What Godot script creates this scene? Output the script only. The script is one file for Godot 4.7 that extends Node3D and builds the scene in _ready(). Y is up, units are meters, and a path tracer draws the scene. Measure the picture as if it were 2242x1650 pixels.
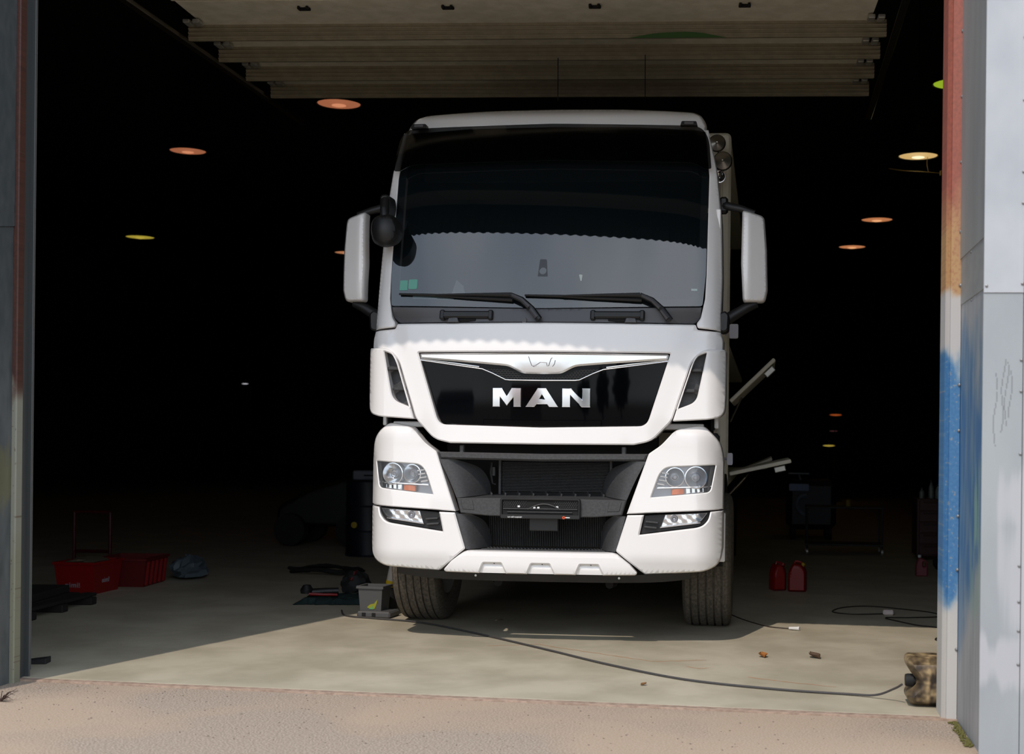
extends Node3D
# A white truck parked in the open gate of a dark workshop hall, seen from the yard.
# World axes: x to the truck's left side as seen from the yard (picture right), y up, z out of the gate towards the yard.

func _ready() -> void:
	# camera: level, shifted lens, turned a little towards the wall and very slightly rolled
	var cam := Camera3D.new()
	cam.name = "camera"
	cam.projection = Camera3D.PROJECTION_FRUSTUM
	cam.keep_aspect = Camera3D.KEEP_HEIGHT
	cam.near = 0.1
	cam.far = 600.0
	var focal := 3000.0
	cam.size = cam.near * 1650.0 / focal
	cam.frustum_offset = Vector2(1121.0 - 1390.0, 965.0 - 825.0) / focal * cam.near
	cam.position = Vector3(1.49, 1.38, 9.03)
	cam.basis = Basis(Vector3.UP, deg_to_rad(5.44)) * Basis(Vector3.BACK, deg_to_rad(0.62))
	add_child(cam)
	cam.current = true
	# sky: pale blue with broken grey cloud
	var sky_m := ProceduralSkyMaterial.new()
	sky_m.sky_top_color = Color(0.70, 0.755, 0.83)
	sky_m.sky_horizon_color = Color(0.90, 0.94, 0.965)
	sky_m.sky_curve = 0.12
	sky_m.ground_bottom_color = Color(0.45, 0.42, 0.38)
	sky_m.ground_horizon_color = Color(0.6, 0.58, 0.55)
	sky_m.sky_energy_multiplier = 1.0
	var cn := FastNoiseLite.new()
	cn.seed = 19
	cn.frequency = 0.008
	cn.fractal_octaves = 5
	var cim := cn.get_seamless_image(1024, 512)
	var cov := Image.create(1024, 512, false, Image.FORMAT_RGBA8)
	for y in 512:
		for x in 1024:
			var v := clampf((cim.get_pixel(x, y).r - 0.42) * 2.6, 0.0, 1.0)
			cov.set_pixel(x, y, Color(0.62, 0.60, 0.58, v))
	sky_m.sky_cover = ImageTexture.create_from_image(cov)
	sky_m.sky_cover_modulate = Color(1, 1, 1, 1)
	var sky := Sky.new()
	sky.sky_material = sky_m
	var e := Environment.new()
	e.background_mode = Environment.BG_SKY
	e.sky = sky
	e.background_energy_multiplier = 2.1
	e.tonemap_mode = Environment.TONE_MAPPER_LINEAR
	e.tonemap_exposure = 1.0
	e.sdfgi_enabled = true
	e.ssao_enabled = true
	e.ssil_enabled = true
	var we := WorldEnvironment.new()
	we.name = "world"
	we.environment = e
	var lens_ := CameraAttributesPhysical.new()
	lens_.frustum_focus_distance = 9.3
	lens_.frustum_focal_length = 50.0
	lens_.exposure_aperture = 3.0
	we.camera_attributes = lens_
	add_child(we)
	# sun: behind the camera, from the left and high
	var sun := DirectionalLight3D.new()
	sun.name = "sun"
	sun.light_color = Color(1.0, 0.95, 0.90)
	sun.light_energy = 0.72
	sun.light_angular_distance = 0.53
	sun.shadow_enabled = true
	sun.sky_mode = DirectionalLight3D.SKY_MODE_LIGHT_ONLY
	add_child(sun)
	sun.look_at_from_position(Vector3.ZERO, Vector3(0.28, -1.282, -1.0))

	make_materials()
	build_setting()
	build_truck()
	build_lamps()
	build_props()
	build_across()


# ---------------------------------------------------------------- mesh building
class Shape:
	var v := PackedVector3Array()
	func tri(a: Vector3, b: Vector3, c: Vector3) -> void:
		v.append(a)
		v.append(b)
		v.append(c)
	func quad(a: Vector3, b: Vector3, c: Vector3, d: Vector3) -> void:
		tri(a, b, c)
		tri(a, c, d)

	func box(c: Vector3, s: Vector3, b := Basis.IDENTITY, ch := -1.0) -> void:
		var h := s * 0.5
		if ch < 0.0:
			ch = minf(0.006, 0.2 * minf(s.x, minf(s.y, s.z)))
		var i := h - Vector3.ONE * ch
		for axis in 3:
			var a1 := (axis + 1) % 3
			var a2 := (axis + 2) % 3
			for sg in [-1.0, 1.0]:
				var q: Array[Vector3] = []
				for k in [[-1, -1], [1, -1], [1, 1], [-1, 1]]:
					var p := Vector3.ZERO
					p[axis] = sg * h[axis]
					p[a1] = k[0] * i[a1]
					p[a2] = k[1] * i[a2]
					q.append(c + b * p)
				if sg > 0:
					quad(q[0], q[1], q[2], q[3])
				else:
					quad(q[3], q[2], q[1], q[0])
			for s1 in [-1.0, 1.0]:
				for s2 in [-1.0, 1.0]:
					var q: Array[Vector3] = []
					for k in [[-1, 0], [1, 0], [1, 1], [-1, 1]]:
						var p := Vector3.ZERO
						p[axis] = k[0] * i[axis]
						p[a1] = s1 * (h[a1] if k[1] == 0 else i[a1])
						p[a2] = s2 * (i[a2] if k[1] == 0 else h[a2])
						q.append(c + b * p)
					if s1 * s2 > 0:
						quad(q[0], q[3], q[2], q[1])
					else:
						quad(q[0], q[1], q[2], q[3])
		for sx in [-1.0, 1.0]:
			for sy in [-1.0, 1.0]:
				for sz in [-1.0, 1.0]:
					var p0 := c + b * Vector3(sx * h.x, sy * i.y, sz * i.z)
					var p1 := c + b * Vector3(sx * i.x, sy * h.y, sz * i.z)
					var p2 := c + b * Vector3(sx * i.x, sy * i.y, sz * h.z)
					if sx * sy * sz > 0:
						tri(p0, p1, p2)
					else:
						tri(p0, p2, p1)

	func tube(pts: Array, r: float, n := 8, caps := true, r2 := -1.0) -> void:
		if r2 < 0.0:
			r2 = r
		var rings: Array = []
		var side := Vector3.ZERO
		for k in pts.size():
			var p: Vector3 = pts[k]
			var t: Vector3 = (pts[mini(k + 1, pts.size() - 1)] - pts[maxi(k - 1, 0)]).normalized()
			if side == Vector3.ZERO:
				side = t.cross(Vector3.UP if absf(t.y) < 0.9 else Vector3.RIGHT).normalized()
			side = (side - t * side.dot(t)).normalized()
			var up := side.cross(t)
			var rr := lerpf(r, r2, float(k) / maxi(pts.size() - 1, 1))
			var ring: Array[Vector3] = []
			for j in n:
				var a := TAU * j / n
				ring.append(p + (side * cos(a) + up * sin(a)) * rr)
			rings.append(ring)
		for k in rings.size() - 1:
			for j in n:
				var j2 := (j + 1) % n
				quad(rings[k][j], rings[k + 1][j], rings[k + 1][j2], rings[k][j2])
		if caps:
			for j in range(1, n - 1):
				tri(rings[0][0], rings[0][j], rings[0][j + 1])
				tri(rings[-1][0], rings[-1][j + 1], rings[-1][j])

	# profile of (radius, height) running upwards on the outside
	func lathe(prof: Array, xf: Transform3D, n := 24) -> void:
		for k in prof.size() - 1:
			var a: Vector2 = prof[k]
			var b: Vector2 = prof[k + 1]
			for j in n:
				var t0 := TAU * j / n
				var t1 := TAU * (j + 1) / n
				var p := [Vector3(a.x * cos(t0), a.y, a.x * sin(t0)), Vector3(a.x * cos(t1), a.y, a.x * sin(t1)), Vector3(b.x * cos(t1), b.y, b.x * sin(t1)), Vector3(b.x * cos(t0), b.y, b.x * sin(t0))]
				var q0: Vector3 = xf * p[0]
				var q1: Vector3 = xf * p[1]
				var q2: Vector3 = xf * p[2]
				var q3: Vector3 = xf * p[3]
				if a.x > 1e-6:
					tri(q0, q2, q1)
				if b.x > 1e-6:
					tri(q0, q3, q2)

	func grid(f: Callable, nu: int, nv: int, flip := false) -> void:
		for a in nu:
			for b in nv:
				var p0: Vector3 = f.call(float(a) / nu, float(b) / nv)
				var p1: Vector3 = f.call(float(a + 1) / nu, float(b) / nv)
				var p2: Vector3 = f.call(float(a + 1) / nu, float(b + 1) / nv)
				var p3: Vector3 = f.call(float(a) / nu, float(b + 1) / nv)
				if flip:
					quad(p0, p3, p2, p1)
				else:
					quad(p0, p1, p2, p3)

	static func area(p: PackedVector2Array) -> float:
		var s := 0.0
		for k in p.size():
			s += p[k].cross(p[(k + 1) % p.size()])
		return s * 0.5

	static func inset(p: PackedVector2Array, d: float) -> PackedVector2Array:
		var out := PackedVector2Array()
		var n := p.size()
		for k in n:
			var a := (p[k] - p[(k + n - 1) % n]).normalized()
			var b := (p[(k + 1) % n] - p[k]).normalized()
			var na := Vector2(-a.y, a.x)
			var nb := Vector2(-b.y, b.x)
			var m := (na + nb).normalized()
			out.append(p[k] + m * d / maxf(m.dot(nb), 0.35))
		return out

	static func fine(p: PackedVector2Array, step: float) -> PackedVector2Array:
		var out := PackedVector2Array()
		for k in p.size():
			var a := p[k]
			var b := p[(k + 1) % p.size()]
			var n := maxi(1, int(ceil(a.distance_to(b) / step)))
			for j in n:
				out.append(a.lerp(b, float(j) / n))
		return out

	# a curved plate: outline in front view, depth from zf, bevelled rim, side walls going back by thick
	func plate(outline: PackedVector2Array, zf: Callable, thick: float, bev := 0.006, holes: Array = [], cell := 0.05, back := false, xf := Transform3D.IDENTITY) -> void:
		var o := fine(outline, 0.03)
		if area(o) < 0:
			o.reverse()
		var ins := inset(o, bev) if bev > 0.0 else o
		var hs: Array = []
		for h in holes:
			var hp := fine(h, 0.03)
			if area(hp) < 0:
				hp.reverse()
			hs.append([hp, inset(hp, -bev) if bev > 0.0 else hp])
		var lo := ins[0]
		var hi := ins[0]
		for q in ins:
			lo = lo.min(q)
			hi = hi.max(q)
		var nx := maxi(1, int(ceil((hi.x - lo.x) / cell)))
		var ny := maxi(1, int(ceil((hi.y - lo.y) / cell)))
		var dx := (hi.x - lo.x) / nx
		var dy := (hi.y - lo.y) / ny
		for a in nx:
			for b in ny:
				var x0 := lo.x + a * dx
				var y0 := lo.y + b * dy
				var rect := PackedVector2Array([Vector2(x0, y0), Vector2(x0 + dx, y0), Vector2(x0 + dx, y0 + dy), Vector2(x0, y0 + dy)])
				var pieces: Array = Geometry2D.intersect_polygons(ins, rect)
				for h in hs:
					var cut: Array = []
					for pc in pieces:
						cut.append_array(Geometry2D.clip_polygons(pc, h[1]))
					pieces = cut
				for pc: PackedVector2Array in pieces:
					var id := Geometry2D.triangulate_polygon(pc)
					for k in range(0, id.size(), 3):
						var p := [pc[id[k]], pc[id[k + 1]], pc[id[k + 2]]]
						if (p[1] - p[0]).cross(p[2] - p[0]) < 0:
							p = [p[0], p[2], p[1]]
						var w: Array[Vector3] = []
						for q: Vector2 in p:
							w.append(xf * Vector3(q.x, q.y, zf.call(q.x, q.y)))
						tri(w[0], w[1], w[2])
						if back:
							var bk: Array[Vector3] = []
							for q: Vector2 in p:
								bk.append(xf * Vector3(q.x, q.y, zf.call(q.x, q.y) - thick))
							tri(bk[0], bk[2], bk[1])
		var rims: Array = [[o, ins, 1]]
		for h in hs:
			rims.append([h[0], h[1], -1])
		for r in rims:
			var po: PackedVector2Array = r[0]
			var pi: PackedVector2Array = r[1]
			var n := po.size()
			for k in n:
				var k2 := (k + 1) % n
				var t0 := xf * Vector3(pi[k].x, pi[k].y, zf.call(pi[k].x, pi[k].y))
				var t1 := xf * Vector3(pi[k2].x, pi[k2].y, zf.call(pi[k2].x, pi[k2].y))
				var zo0: float = zf.call(po[k].x, po[k].y)
				var zo1: float = zf.call(po[k2].x, po[k2].y)
				var m0 := xf * Vector3(po[k].x, po[k].y, zo0 - bev)
				var m1 := xf * Vector3(po[k2].x, po[k2].y, zo1 - bev)
				var b0 := xf * Vector3(po[k].x, po[k].y, zo0 - maxf(thick, bev))
				var b1 := xf * Vector3(po[k2].x, po[k2].y, zo1 - maxf(thick, bev))
				if r[2] > 0:
					if bev > 0.0:
						quad(m0, m1, t1, t0)
					quad(b0, b1, m1, m0)
				else:
					if bev > 0.0:
						quad(m1, m0, t0, t1)
					quad(b1, b0, m0, m1)

	func build(angle := 38.0, uvf = null) -> ArrayMesh:
		var n := v.size()
		var key := PackedInt32Array()
		key.resize(n)
		var ids := {}
		var fn := PackedVector3Array()
		fn.resize(n / 3)
		var buckets: Array = []
		for t in n / 3:
			var c := (v[t * 3 + 1] - v[t * 3]).cross(v[t * 3 + 2] - v[t * 3])
			fn[t] = c
			for k in 3:
				var s := Vector3i((v[t * 3 + k] * 4000.0).round())
				var id: int = ids.get(s, -1)
				if id < 0:
					id = buckets.size()
					ids[s] = id
					buckets.append(PackedInt32Array())
				key[t * 3 + k] = id
				buckets[id].append(t)
		var lim := cos(deg_to_rad(angle))
		var nn := PackedVector3Array()
		nn.resize(n)
		var un := PackedVector3Array()
		un.resize(n / 3)
		for t in n / 3:
			un[t] = fn[t].normalized()
		var idx := PackedInt32Array()
		idx.resize(n)
		for t in n / 3:
			for k in 3:
				var s := Vector3.ZERO
				for o in buckets[key[t * 3 + k]]:
					if un[o].dot(un[t]) > lim:
						s += fn[o]
				nn[t * 3 + k] = s.normalized() if s.length_squared() > 1e-24 else Vector3.UP
			idx[t * 3] = t * 3
			idx[t * 3 + 1] = t * 3 + 2
			idx[t * 3 + 2] = t * 3 + 1
		var arr := []
		arr.resize(Mesh.ARRAY_MAX)
		arr[Mesh.ARRAY_VERTEX] = v
		arr[Mesh.ARRAY_NORMAL] = nn
		if uvf != null:
			var uv := PackedVector2Array()
			uv.resize(n)
			for k in n:
				uv[k] = uvf.call(v[k])
			arr[Mesh.ARRAY_TEX_UV] = uv
		arr[Mesh.ARRAY_INDEX] = idx
		var m := ArrayMesh.new()
		m.add_surface_from_arrays(Mesh.PRIMITIVE_TRIANGLES, arr)
		return m


# ---------------------------------------------------------------- scene tree helpers
var taken := {}

func numbered(called: String) -> String:
	var k: int = taken.get(called, 0)
	taken[called] = k + 1
	return called if k == 0 else "%s_%03d" % [called, k]

func tag(o: Node, label: String, category := "", group := "", kind := "") -> void:
	if label:
		o.set_meta("label", label)
	if category:
		o.set_meta("category", category)
	if group:
		o.set_meta("group", group)
	if kind:
		o.set_meta("kind", kind)

func thing(called: String, at: Vector3, turn := 0.0) -> Node3D:
	var o := Node3D.new()
	o.name = numbered(called)
	o.position = at
	o.rotation.y = turn
	add_child(o)
	return o

func group_node(called: String, parent: Node, at := Vector3.ZERO) -> Node3D:
	var o := Node3D.new()
	o.name = called
	o.position = at
	parent.add_child(o, true)
	return o

func put(called: String, s: Shape, m: Material, parent: Node = self, angle := 38.0, uvf = null) -> MeshInstance3D:
	var o := MeshInstance3D.new()
	o.mesh = s.build(angle, uvf)
	o.material_override = m
	o.name = numbered(called) if parent == self else called
	o.cast_shadow = GeometryInstance3D.SHADOW_CASTING_SETTING_ON
	parent.add_child(o, true)
	return o

func put_mesh(called: String, mesh: Mesh, m: Material, parent: Node, at := Vector3.ZERO) -> MeshInstance3D:
	var o := MeshInstance3D.new()
	o.mesh = mesh
	o.material_override = m
	o.name = numbered(called) if parent == self else called
	o.position = at
	parent.add_child(o, true)
	return o

func mat(c: Color, rough := 0.6, metal := 0.0, spec := 0.5) -> StandardMaterial3D:
	var m := StandardMaterial3D.new()
	m.albedo_color = c
	m.roughness = rough
	m.metallic = metal
	m.metallic_specular = spec
	return m

func speckled(m: StandardMaterial3D, dark: Color, light: Color, freq: float, scale: float, seed_: int, octaves := 4, bump := 0.0, size := 512) -> StandardMaterial3D:
	var n := FastNoiseLite.new()
	n.seed = seed_
	n.frequency = freq
	n.noise_type = FastNoiseLite.TYPE_SIMPLEX
	n.fractal_octaves = octaves
	n.fractal_gain = 0.6
	var im := n.get_seamless_image(size, size)
	var outp := Image.create(size, size, false, Image.FORMAT_RGB8)
	for y in size:
		for x in size:
			var t := im.get_pixel(x, y).r
			outp.set_pixel(x, y, dark.lerp(light, clampf((t - 0.2) / 0.6, 0.0, 1.0)))
	m.albedo_color = Color.WHITE
	m.albedo_texture = ImageTexture.create_from_image(outp)
	m.uv1_triplanar = true
	m.uv1_world_triplanar = true
	m.uv1_scale = Vector3.ONE * scale
	if bump > 0.0:
		m.heightmap_enabled = true
		m.heightmap_texture = ImageTexture.create_from_image(im)
		m.heightmap_scale = bump
	return m

func text(called: String, words: String, height: float, m: Material, parent: Node, xf: Transform3D, bold := true) -> void:
	var t := TextMesh.new()
	var f := SystemFont.new()
	f.font_names = PackedStringArray(["Droid Sans"])
	f.font_weight = 700 if bold else 400
	t.font = f
	t.text = words
	t.font_size = 64
	t.pixel_size = height / 46.0
	t.depth = 0.002
	t.curve_step = 2.0
	var o := put_mesh(called, t, m, parent)
	o.transform = xf

# rounded polygon: points (x, y, corner radius)
func rounded(p: Array) -> PackedVector2Array:
	var out := PackedVector2Array()
	var n := p.size()
	for k in n:
		var q := Vector2(p[k].x, p[k].y)
		var r: float = p[k].z
		if r <= 0.0:
			out.append(q)
			continue
		var a := Vector2(p[(k + n - 1) % n].x, p[(k + n - 1) % n].y)
		var b := Vector2(p[(k + 1) % n].x, p[(k + 1) % n].y)
		var da := minf(r, q.distance_to(a) * 0.48)
		var db := minf(r, q.distance_to(b) * 0.48)
		var s := q + (a - q).normalized() * da
		var e := q + (b - q).normalized() * db
		for j in 6:
			var t := j / 5.0
			out.append(s.lerp(q, t).lerp(q.lerp(e, t), t))
	return out

func V(x: float, y: float, r := 0.0) -> Vector3:
	return Vector3(x, y, r)

func mirrored(p: PackedVector2Array) -> PackedVector2Array:
	var out := PackedVector2Array()
	for q in p:
		out.append(Vector2(-q.x, q.y))
	out.reverse()
	return out

# a right half outline (from the top centre clockwise to the bottom centre) closed by its mirror image
func both_halves(p: PackedVector2Array) -> PackedVector2Array:
	var out := PackedVector2Array(p)
	for k in range(p.size() - 1, -1, -1):
		if absf(p[k].x) > 1e-5:
			out.append(Vector2(-p[k].x, p[k].y))
	return out

func half_rounded(p: Array) -> PackedVector2Array:
	var full := p.duplicate()
	for k in range(p.size() - 1, -1, -1):
		if absf(p[k].x) > 1e-5:
			full.append(Vector3(-p[k].x, p[k].y, p[k].z))
	return rounded(full)

func rect(x0: float, y0: float, x1: float, y1: float, r := 0.0) -> PackedVector2Array:
	return rounded([V(x0, y0, r), V(x1, y0, r), V(x1, y1, r), V(x0, y1, r)])

# ---------------------------------------------------------------- the truck's front surface
const PROFILE := [[0.3, -0.05], [0.5, -0.01], [0.62, 0.0], [0.9, 0.0], [1.3, -0.012], [1.37, -0.012], [2.0, -0.024], [2.16, -0.055], [2.26, -0.08], [3.54, -0.411], [3.66, -0.52], [3.8, -0.80]]

func front_line(y: float) -> float:
	for k in PROFILE.size() - 1:
		if y <= PROFILE[k + 1][0]:
			var t: float = (y - PROFILE[k][0]) / (PROFILE[k + 1][0] - PROFILE[k][0])
			return lerpf(PROFILE[k][1], PROFILE[k + 1][1], maxf(t, 0.0))
	return PROFILE[-1][1]

func front_z(x: float, y: float, off := 0.0, w := 1.22, r := 0.18) -> float:
	var a := absf(x)
	var z := front_line(y) - 0.09 * (a / 1.2) * (a / 1.2) + off
	var e := minf(a - (w - r), r * 0.985)
	if e > 0.0:
		z -= r - sqrt(r * r - e * e)
	return z

func glass_z(x: float, y: float, off := 0.0) -> float:
	var q := x / 1.1
	return -0.08 - (y - 2.26) * 0.2586 - 0.030 * q * q - 0.014 * pow(q, 8.0) + off

var M := {}

func make_materials() -> void:
	var white := mat(Color(0.93, 0.92, 0.915), 0.38)
	white.clearcoat_enabled = true
	white.clearcoat = 1.0
	white.clearcoat_roughness = 0.04
	M.white = white
	M.plastic = speckled(mat(Color.WHITE, 0.55), Color(0.205, 0.205, 0.21), Color(0.25, 0.25, 0.255), 0.05, 3.0, 11, 3, 0.0, 256)
	M.cowl = mat(Color(0.27, 0.27, 0.285), 0.4)
	M.black_plastic = mat(Color(0.075, 0.075, 0.08), 0.5)
	M.matt_black = mat(Color(0.03, 0.03, 0.03), 0.8)
	var gloss := mat(Color(0.012, 0.014, 0.022), 0.03, 0.0, 0.24)
	M.gloss_black = gloss
	M.chrome = mat(Color(0.93, 0.93, 0.94), 0.07, 1.0)
	M.satin_chrome = mat(Color(0.9, 0.9, 0.9), 0.22, 1.0)
	M.steel = mat(Color(0.62, 0.6, 0.57), 0.28, 1.0)
	M.reflector = mat(Color(0.86, 0.87, 0.88), 0.16, 1.0)
	M.lamp_housing = mat(Color(0.5, 0.5, 0.52), 0.3, 0.7)
	M.amber = mat(Color(0.74, 0.36, 0.06), 0.3)
	M.bulb_clear = mat(Color(0.85, 0.86, 0.87), 0.2, 0.5)
	var lens := mat(Color(0.9, 0.92, 0.95, 0.06), 0.02)
	lens.transparency = BaseMaterial3D.TRANSPARENCY_ALPHA
	M.lens = lens
	var glass := mat(Color(0.05, 0.085, 0.10, 0.62), 0.015, 0.0, 1.0)
	glass.transparency = BaseMaterial3D.TRANSPARENCY_ALPHA
	glass.clearcoat_enabled = true
	glass.clearcoat = 1.0
	glass.clearcoat_roughness = 0.01
	M.windscreen = glass
	var smoke := mat(Color(0.006, 0.007, 0.007, 0.93), 0.06)
	smoke.transparency = BaseMaterial3D.TRANSPARENCY_ALPHA
	M.smoke = smoke
	M.frit = mat(Color(0.02, 0.02, 0.022), 0.4)
	M.rubber = speckled(mat(Color.WHITE, 0.85), Color(0.25, 0.23, 0.20), Color(0.40, 0.37, 0.325), 0.03, 4.0, 21, 5, 0.1, 256)
	M.rubber_black = mat(Color(0.05, 0.05, 0.05), 0.75)
	M.lining = mat(Color(0.06, 0.06, 0.065), 0.85)
	M.box_paint = mat(Color(0.93, 0.91, 0.84), 0.5)
	M.aluminium = mat(Color(0.72, 0.72, 0.7), 0.4, 0.6)
	M.red_plastic = mat(Color(0.50, 0.02, 0.025), 0.45)
	M.red_can = mat(Color(0.54, 0.025, 0.03), 0.45)
	M.print_white = mat(Color(0.9, 0.9, 0.9), 0.6)
	M.print_grey = mat(Color(0.55, 0.5, 0.52), 0.7)
	M.print_orange = mat(Color(0.85, 0.3, 0.12), 0.6)

# ---------------------------------------------------------------- truck
func build_truck() -> void:
	var t := thing("truck", Vector3.ZERO)
	tag(t, "white cab-over truck with black grille parked nose out in the open gate", "truck")
	cab_panels(t)
	cab_glass(t)
	grille(t)
	for s in [-1.0, 1.0]:
		bumper_corner(t, s)
		wheel(t, s)
		mirror(t, s)
	bumper_middle(t)
	running_gear(t)
	cargo_box(t)

func hand(p: PackedVector2Array, s: float) -> PackedVector2Array:
	return p if s > 0 else mirrored(p)

func grille_outline(grow := 0.0) -> PackedVector2Array:
	return half_rounded([V(0, 1.964 + grow), V(0.852 + grow, 1.960 + grow, 0.012), V(0.70 + grow * 0.8, 1.482 - grow, 0.055), V(0, 1.466 - grow)])

func cab_panels(t: Node3D) -> void:
	var s := Shape.new()
	var o := half_rounded([V(0, 2.166), V(1.018, 2.160, 0.01), V(1.03, 2.126, 0.01), V(1.185, 2.112), V(1.205, 2.06), V(1.205, 1.99, 0.02), V(1.07, 1.986, 0.05), V(0.995, 1.91, 0.04), V(0.868, 1.515, 0.03), V(0.735, 1.378, 0.05), V(0.62, 1.353), V(0, 1.350)])
	s.plate(o, func(x, y): return front_z(x, y, 0.0, 1.215, 0.12) + 0.012 * smoothstep(1.02, 0.84, absf(x) + (1.96 - y) * 0.32), 0.16, 0.009, [grille_outline(0.004)], 0.04)
	put("front_panel", s, M.white, t)
	# corner air deflectors with dark vents
	for sg in [-1.0, 1.0]:
		var d := Shape.new()
		var out := rounded([V(1.225, 1.997, 0.02), V(1.05, 1.985, 0.05), V(1.002, 1.91, 0.04), V(0.876, 1.512, 0.01), V(1.13, 1.528, 0.04), V(1.218, 1.556, 0.05), V(1.224, 1.66)])
		var hole := rounded([V(1.097, 1.972, 0.008), V(1.025, 1.945, 0.045), V(0.906, 1.594, 0.006), V(1.03, 1.642, 0.05)])
		d.plate(hand(out, sg), func(x, y): return front_z(x, y, 0.022, 1.23, 0.13), 0.14, 0.008, [hand(hole, sg)], 0.035)
		var def := put("corner_deflector", d, M.white, t)
		var b := Shape.new()
		b.plate(hand(Shape.inset(hole, 0.0), sg), func(x, y): return front_z(x, y, -0.06, 1.23, 0.13), 0.02, 0.0)
		put("vent_backing", b, M.plastic, def)
		for k in 2:
			var y0 := 1.855 - 0.137 * k
			var xa := 1.008 - 0.043 * k
			var bar := Shape.new()
			var x0 := xa - 0.045
			var x1 := xa + 0.055
			bar.box(Vector3(sg * (x0 + x1) / 2, y0, front_z((x0 + x1) / 2, y0, -0.03, 1.23, 0.13)), Vector3(x1 - x0 + 0.03, 0.024, 0.06), Basis(Vector3.UP, -sg * 0.35))
			put("vent_slat", bar, M.plastic, def)
	# windscreen pillars
	for sg in [-1.0, 1.0]:
		var p := Shape.new()
		var out := rounded([V(1.052, 3.535), V(1.088, 3.2), V(1.086, 2.9), V(1.084, 2.5), V(1.078, 2.335), V(1.052, 2.2, 0.02), V(1.024, 2.166, 0.02), V(1.034, 2.136, 0.01), V(1.186, 2.122), V(1.19, 2.5), V(1.178, 2.9), V(1.14, 3.25), V(1.075, 3.535)])
		p.plate(hand(out, sg), func(x, y): return front_z(x, y, 0.032, 1.195, 0.13), 0.25, 0.008, [], 0.03)
		put("windscreen_pillar", p, M.white, t)
	# roof
	var r := Shape.new()
	var ro := half_rounded([V(0, 3.562), V(0.6, 3.556), V(1.062, 3.532), V(1.06, 3.60, 0.05), V(0.985, 3.715, 0.06), V(0.88, 3.722), V(0.45, 3.752), V(0, 3.762)])
	r.plate(ro, func(x, y): return -0.40 - 0.10 * pow(absf(x) / 1.1, 4.0) - (y - 3.54) * 0.75 - maxf(y - 3.66, 0.0) * 1.6, 1.6, 0.02, [], 0.04)
	put("roof", r, M.white, t, 50.0)
	for sg in [-1.0, 1.0]:
		var m := Shape.new()
		m.plate(rounded([V(sg * 0.945 - 0.058, 3.548), V(sg * 0.945 + 0.058, 3.548), V(sg * 0.945 + 0.05, 3.578, 0.008), V(sg * 0.945 - 0.05, 3.578, 0.008)]), func(x, y): return glass_z(x, y, 0.09), 0.07, 0.004)
		var ml := put("roof_marker_light", m, M.black_plastic, t)
		var l := Shape.new()
		l.plate(rect(sg * 0.945 - 0.032, 3.556, sg * 0.945 + 0.032, 3.571, 0.004), func(x, y): return glass_z(x, y, 0.094), 0.01, 0.001)
		put("marker_lens", l, M.lamp_housing, ml)
	# closed shell behind the front panels, dark lining inside
	var shell := Shape.new()
	for sg in [-1.0, 1.0]:
		shell.box(Vector3(sg * 1.122, 2.22, -1.28), Vector3(0.03, 1.5, 1.9), Basis(Vector3.UP, sg * 0.037))
		shell.grid(func(u, v): return Vector3(sg * (1.165 - 0.07 * u - 0.14 * v * v), 2.95 + 0.60 * v, lerpf(-0.48, -2.26, u)), 1, 6, sg > 0)
	shell.box(Vector3(0, 2.2, -2.26), Vector3(2.20, 1.5, 0.03))
	shell.box(Vector3(0, 3.25, -2.26), Vector3(1.94, 0.62, 0.03))
	shell.box(Vector3(0, 1.48, -1.25), Vector3(2.15, 0.04, 2.0))
	put("cab_shell", shell, M.white, t)
	var lin := Shape.new()
	for sg in [-1.0, 1.0]:
		lin.box(Vector3(sg * 1.092, 2.2, -1.28), Vector3(0.02, 1.5, 1.84), Basis(Vector3.UP, sg * 0.037))
		lin.grid(func(u, v): return Vector3(sg * (1.135 - 0.07 * u - 0.14 * v * v), 2.88 + 0.62 * v, lerpf(-0.5, -2.24, u)), 1, 6, sg < 0)
	lin.box(Vector3(0, 2.2, -2.2), Vector3(2.13, 1.5, 0.02))
	lin.box(Vector3(0, 3.07, -2.2), Vector3(2.12, 0.36, 0.02))
	lin.box(Vector3(0, 3.38, -2.2), Vector3(2.0, 0.28, 0.02))
	lin.box(Vector3(0, 3.5, -1.4), Vector3(2.0, 0.02, 1.6))
	lin.box(Vector3(0, 3.32, -1.1), Vector3(2.0, 0.16, 0.7))
	put("cab_lining", lin, M.lining, t)
	var dash := Shape.new()
	dash.plate(rect(-1.1, 1.6, 1.1, 2.24, 0.05), func(x, y): return -0.34 - 0.08 * x * x - (y - 1.6) * 0.1, 0.5, 0.03)
	dash.box(Vector3(0, 2.2, -0.48), Vector3(2.18, 0.06, 0.62), Basis.IDENTITY, 0.02)
	put("dashboard", dash, M.lining, t)
	for sg in [-1.0, 1.0]:
		var seat := Shape.new()
		seat.box(Vector3(sg * 0.62, 2.45, -1.55), Vector3(0.5, 0.75, 0.14), Basis(Vector3.RIGHT, -0.15), 0.05)
		seat.box(Vector3(sg * 0.62, 2.95, -1.62), Vector3(0.3, 0.2, 0.1), Basis.IDENTITY, 0.04)
		seat.box(Vector3(sg * 0.62, 2.05, -1.3), Vector3(0.5, 0.16, 0.5), Basis.IDENTITY, 0.05)
		put("seat", seat, M.lining, t)
	var wheel_ := Shape.new()
	var ring: Array = []
	for k in 25:
		var a := TAU * k / 24.0
		ring.append(Vector3(0.62 + 0.23 * cos(a), 2.33 + 0.12 * sin(a), -0.95 + 0.19 * sin(a)))
	wheel_.tube(ring, 0.017, 8, false)
	put("steering_wheel", wheel_, M.lining, t)
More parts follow.
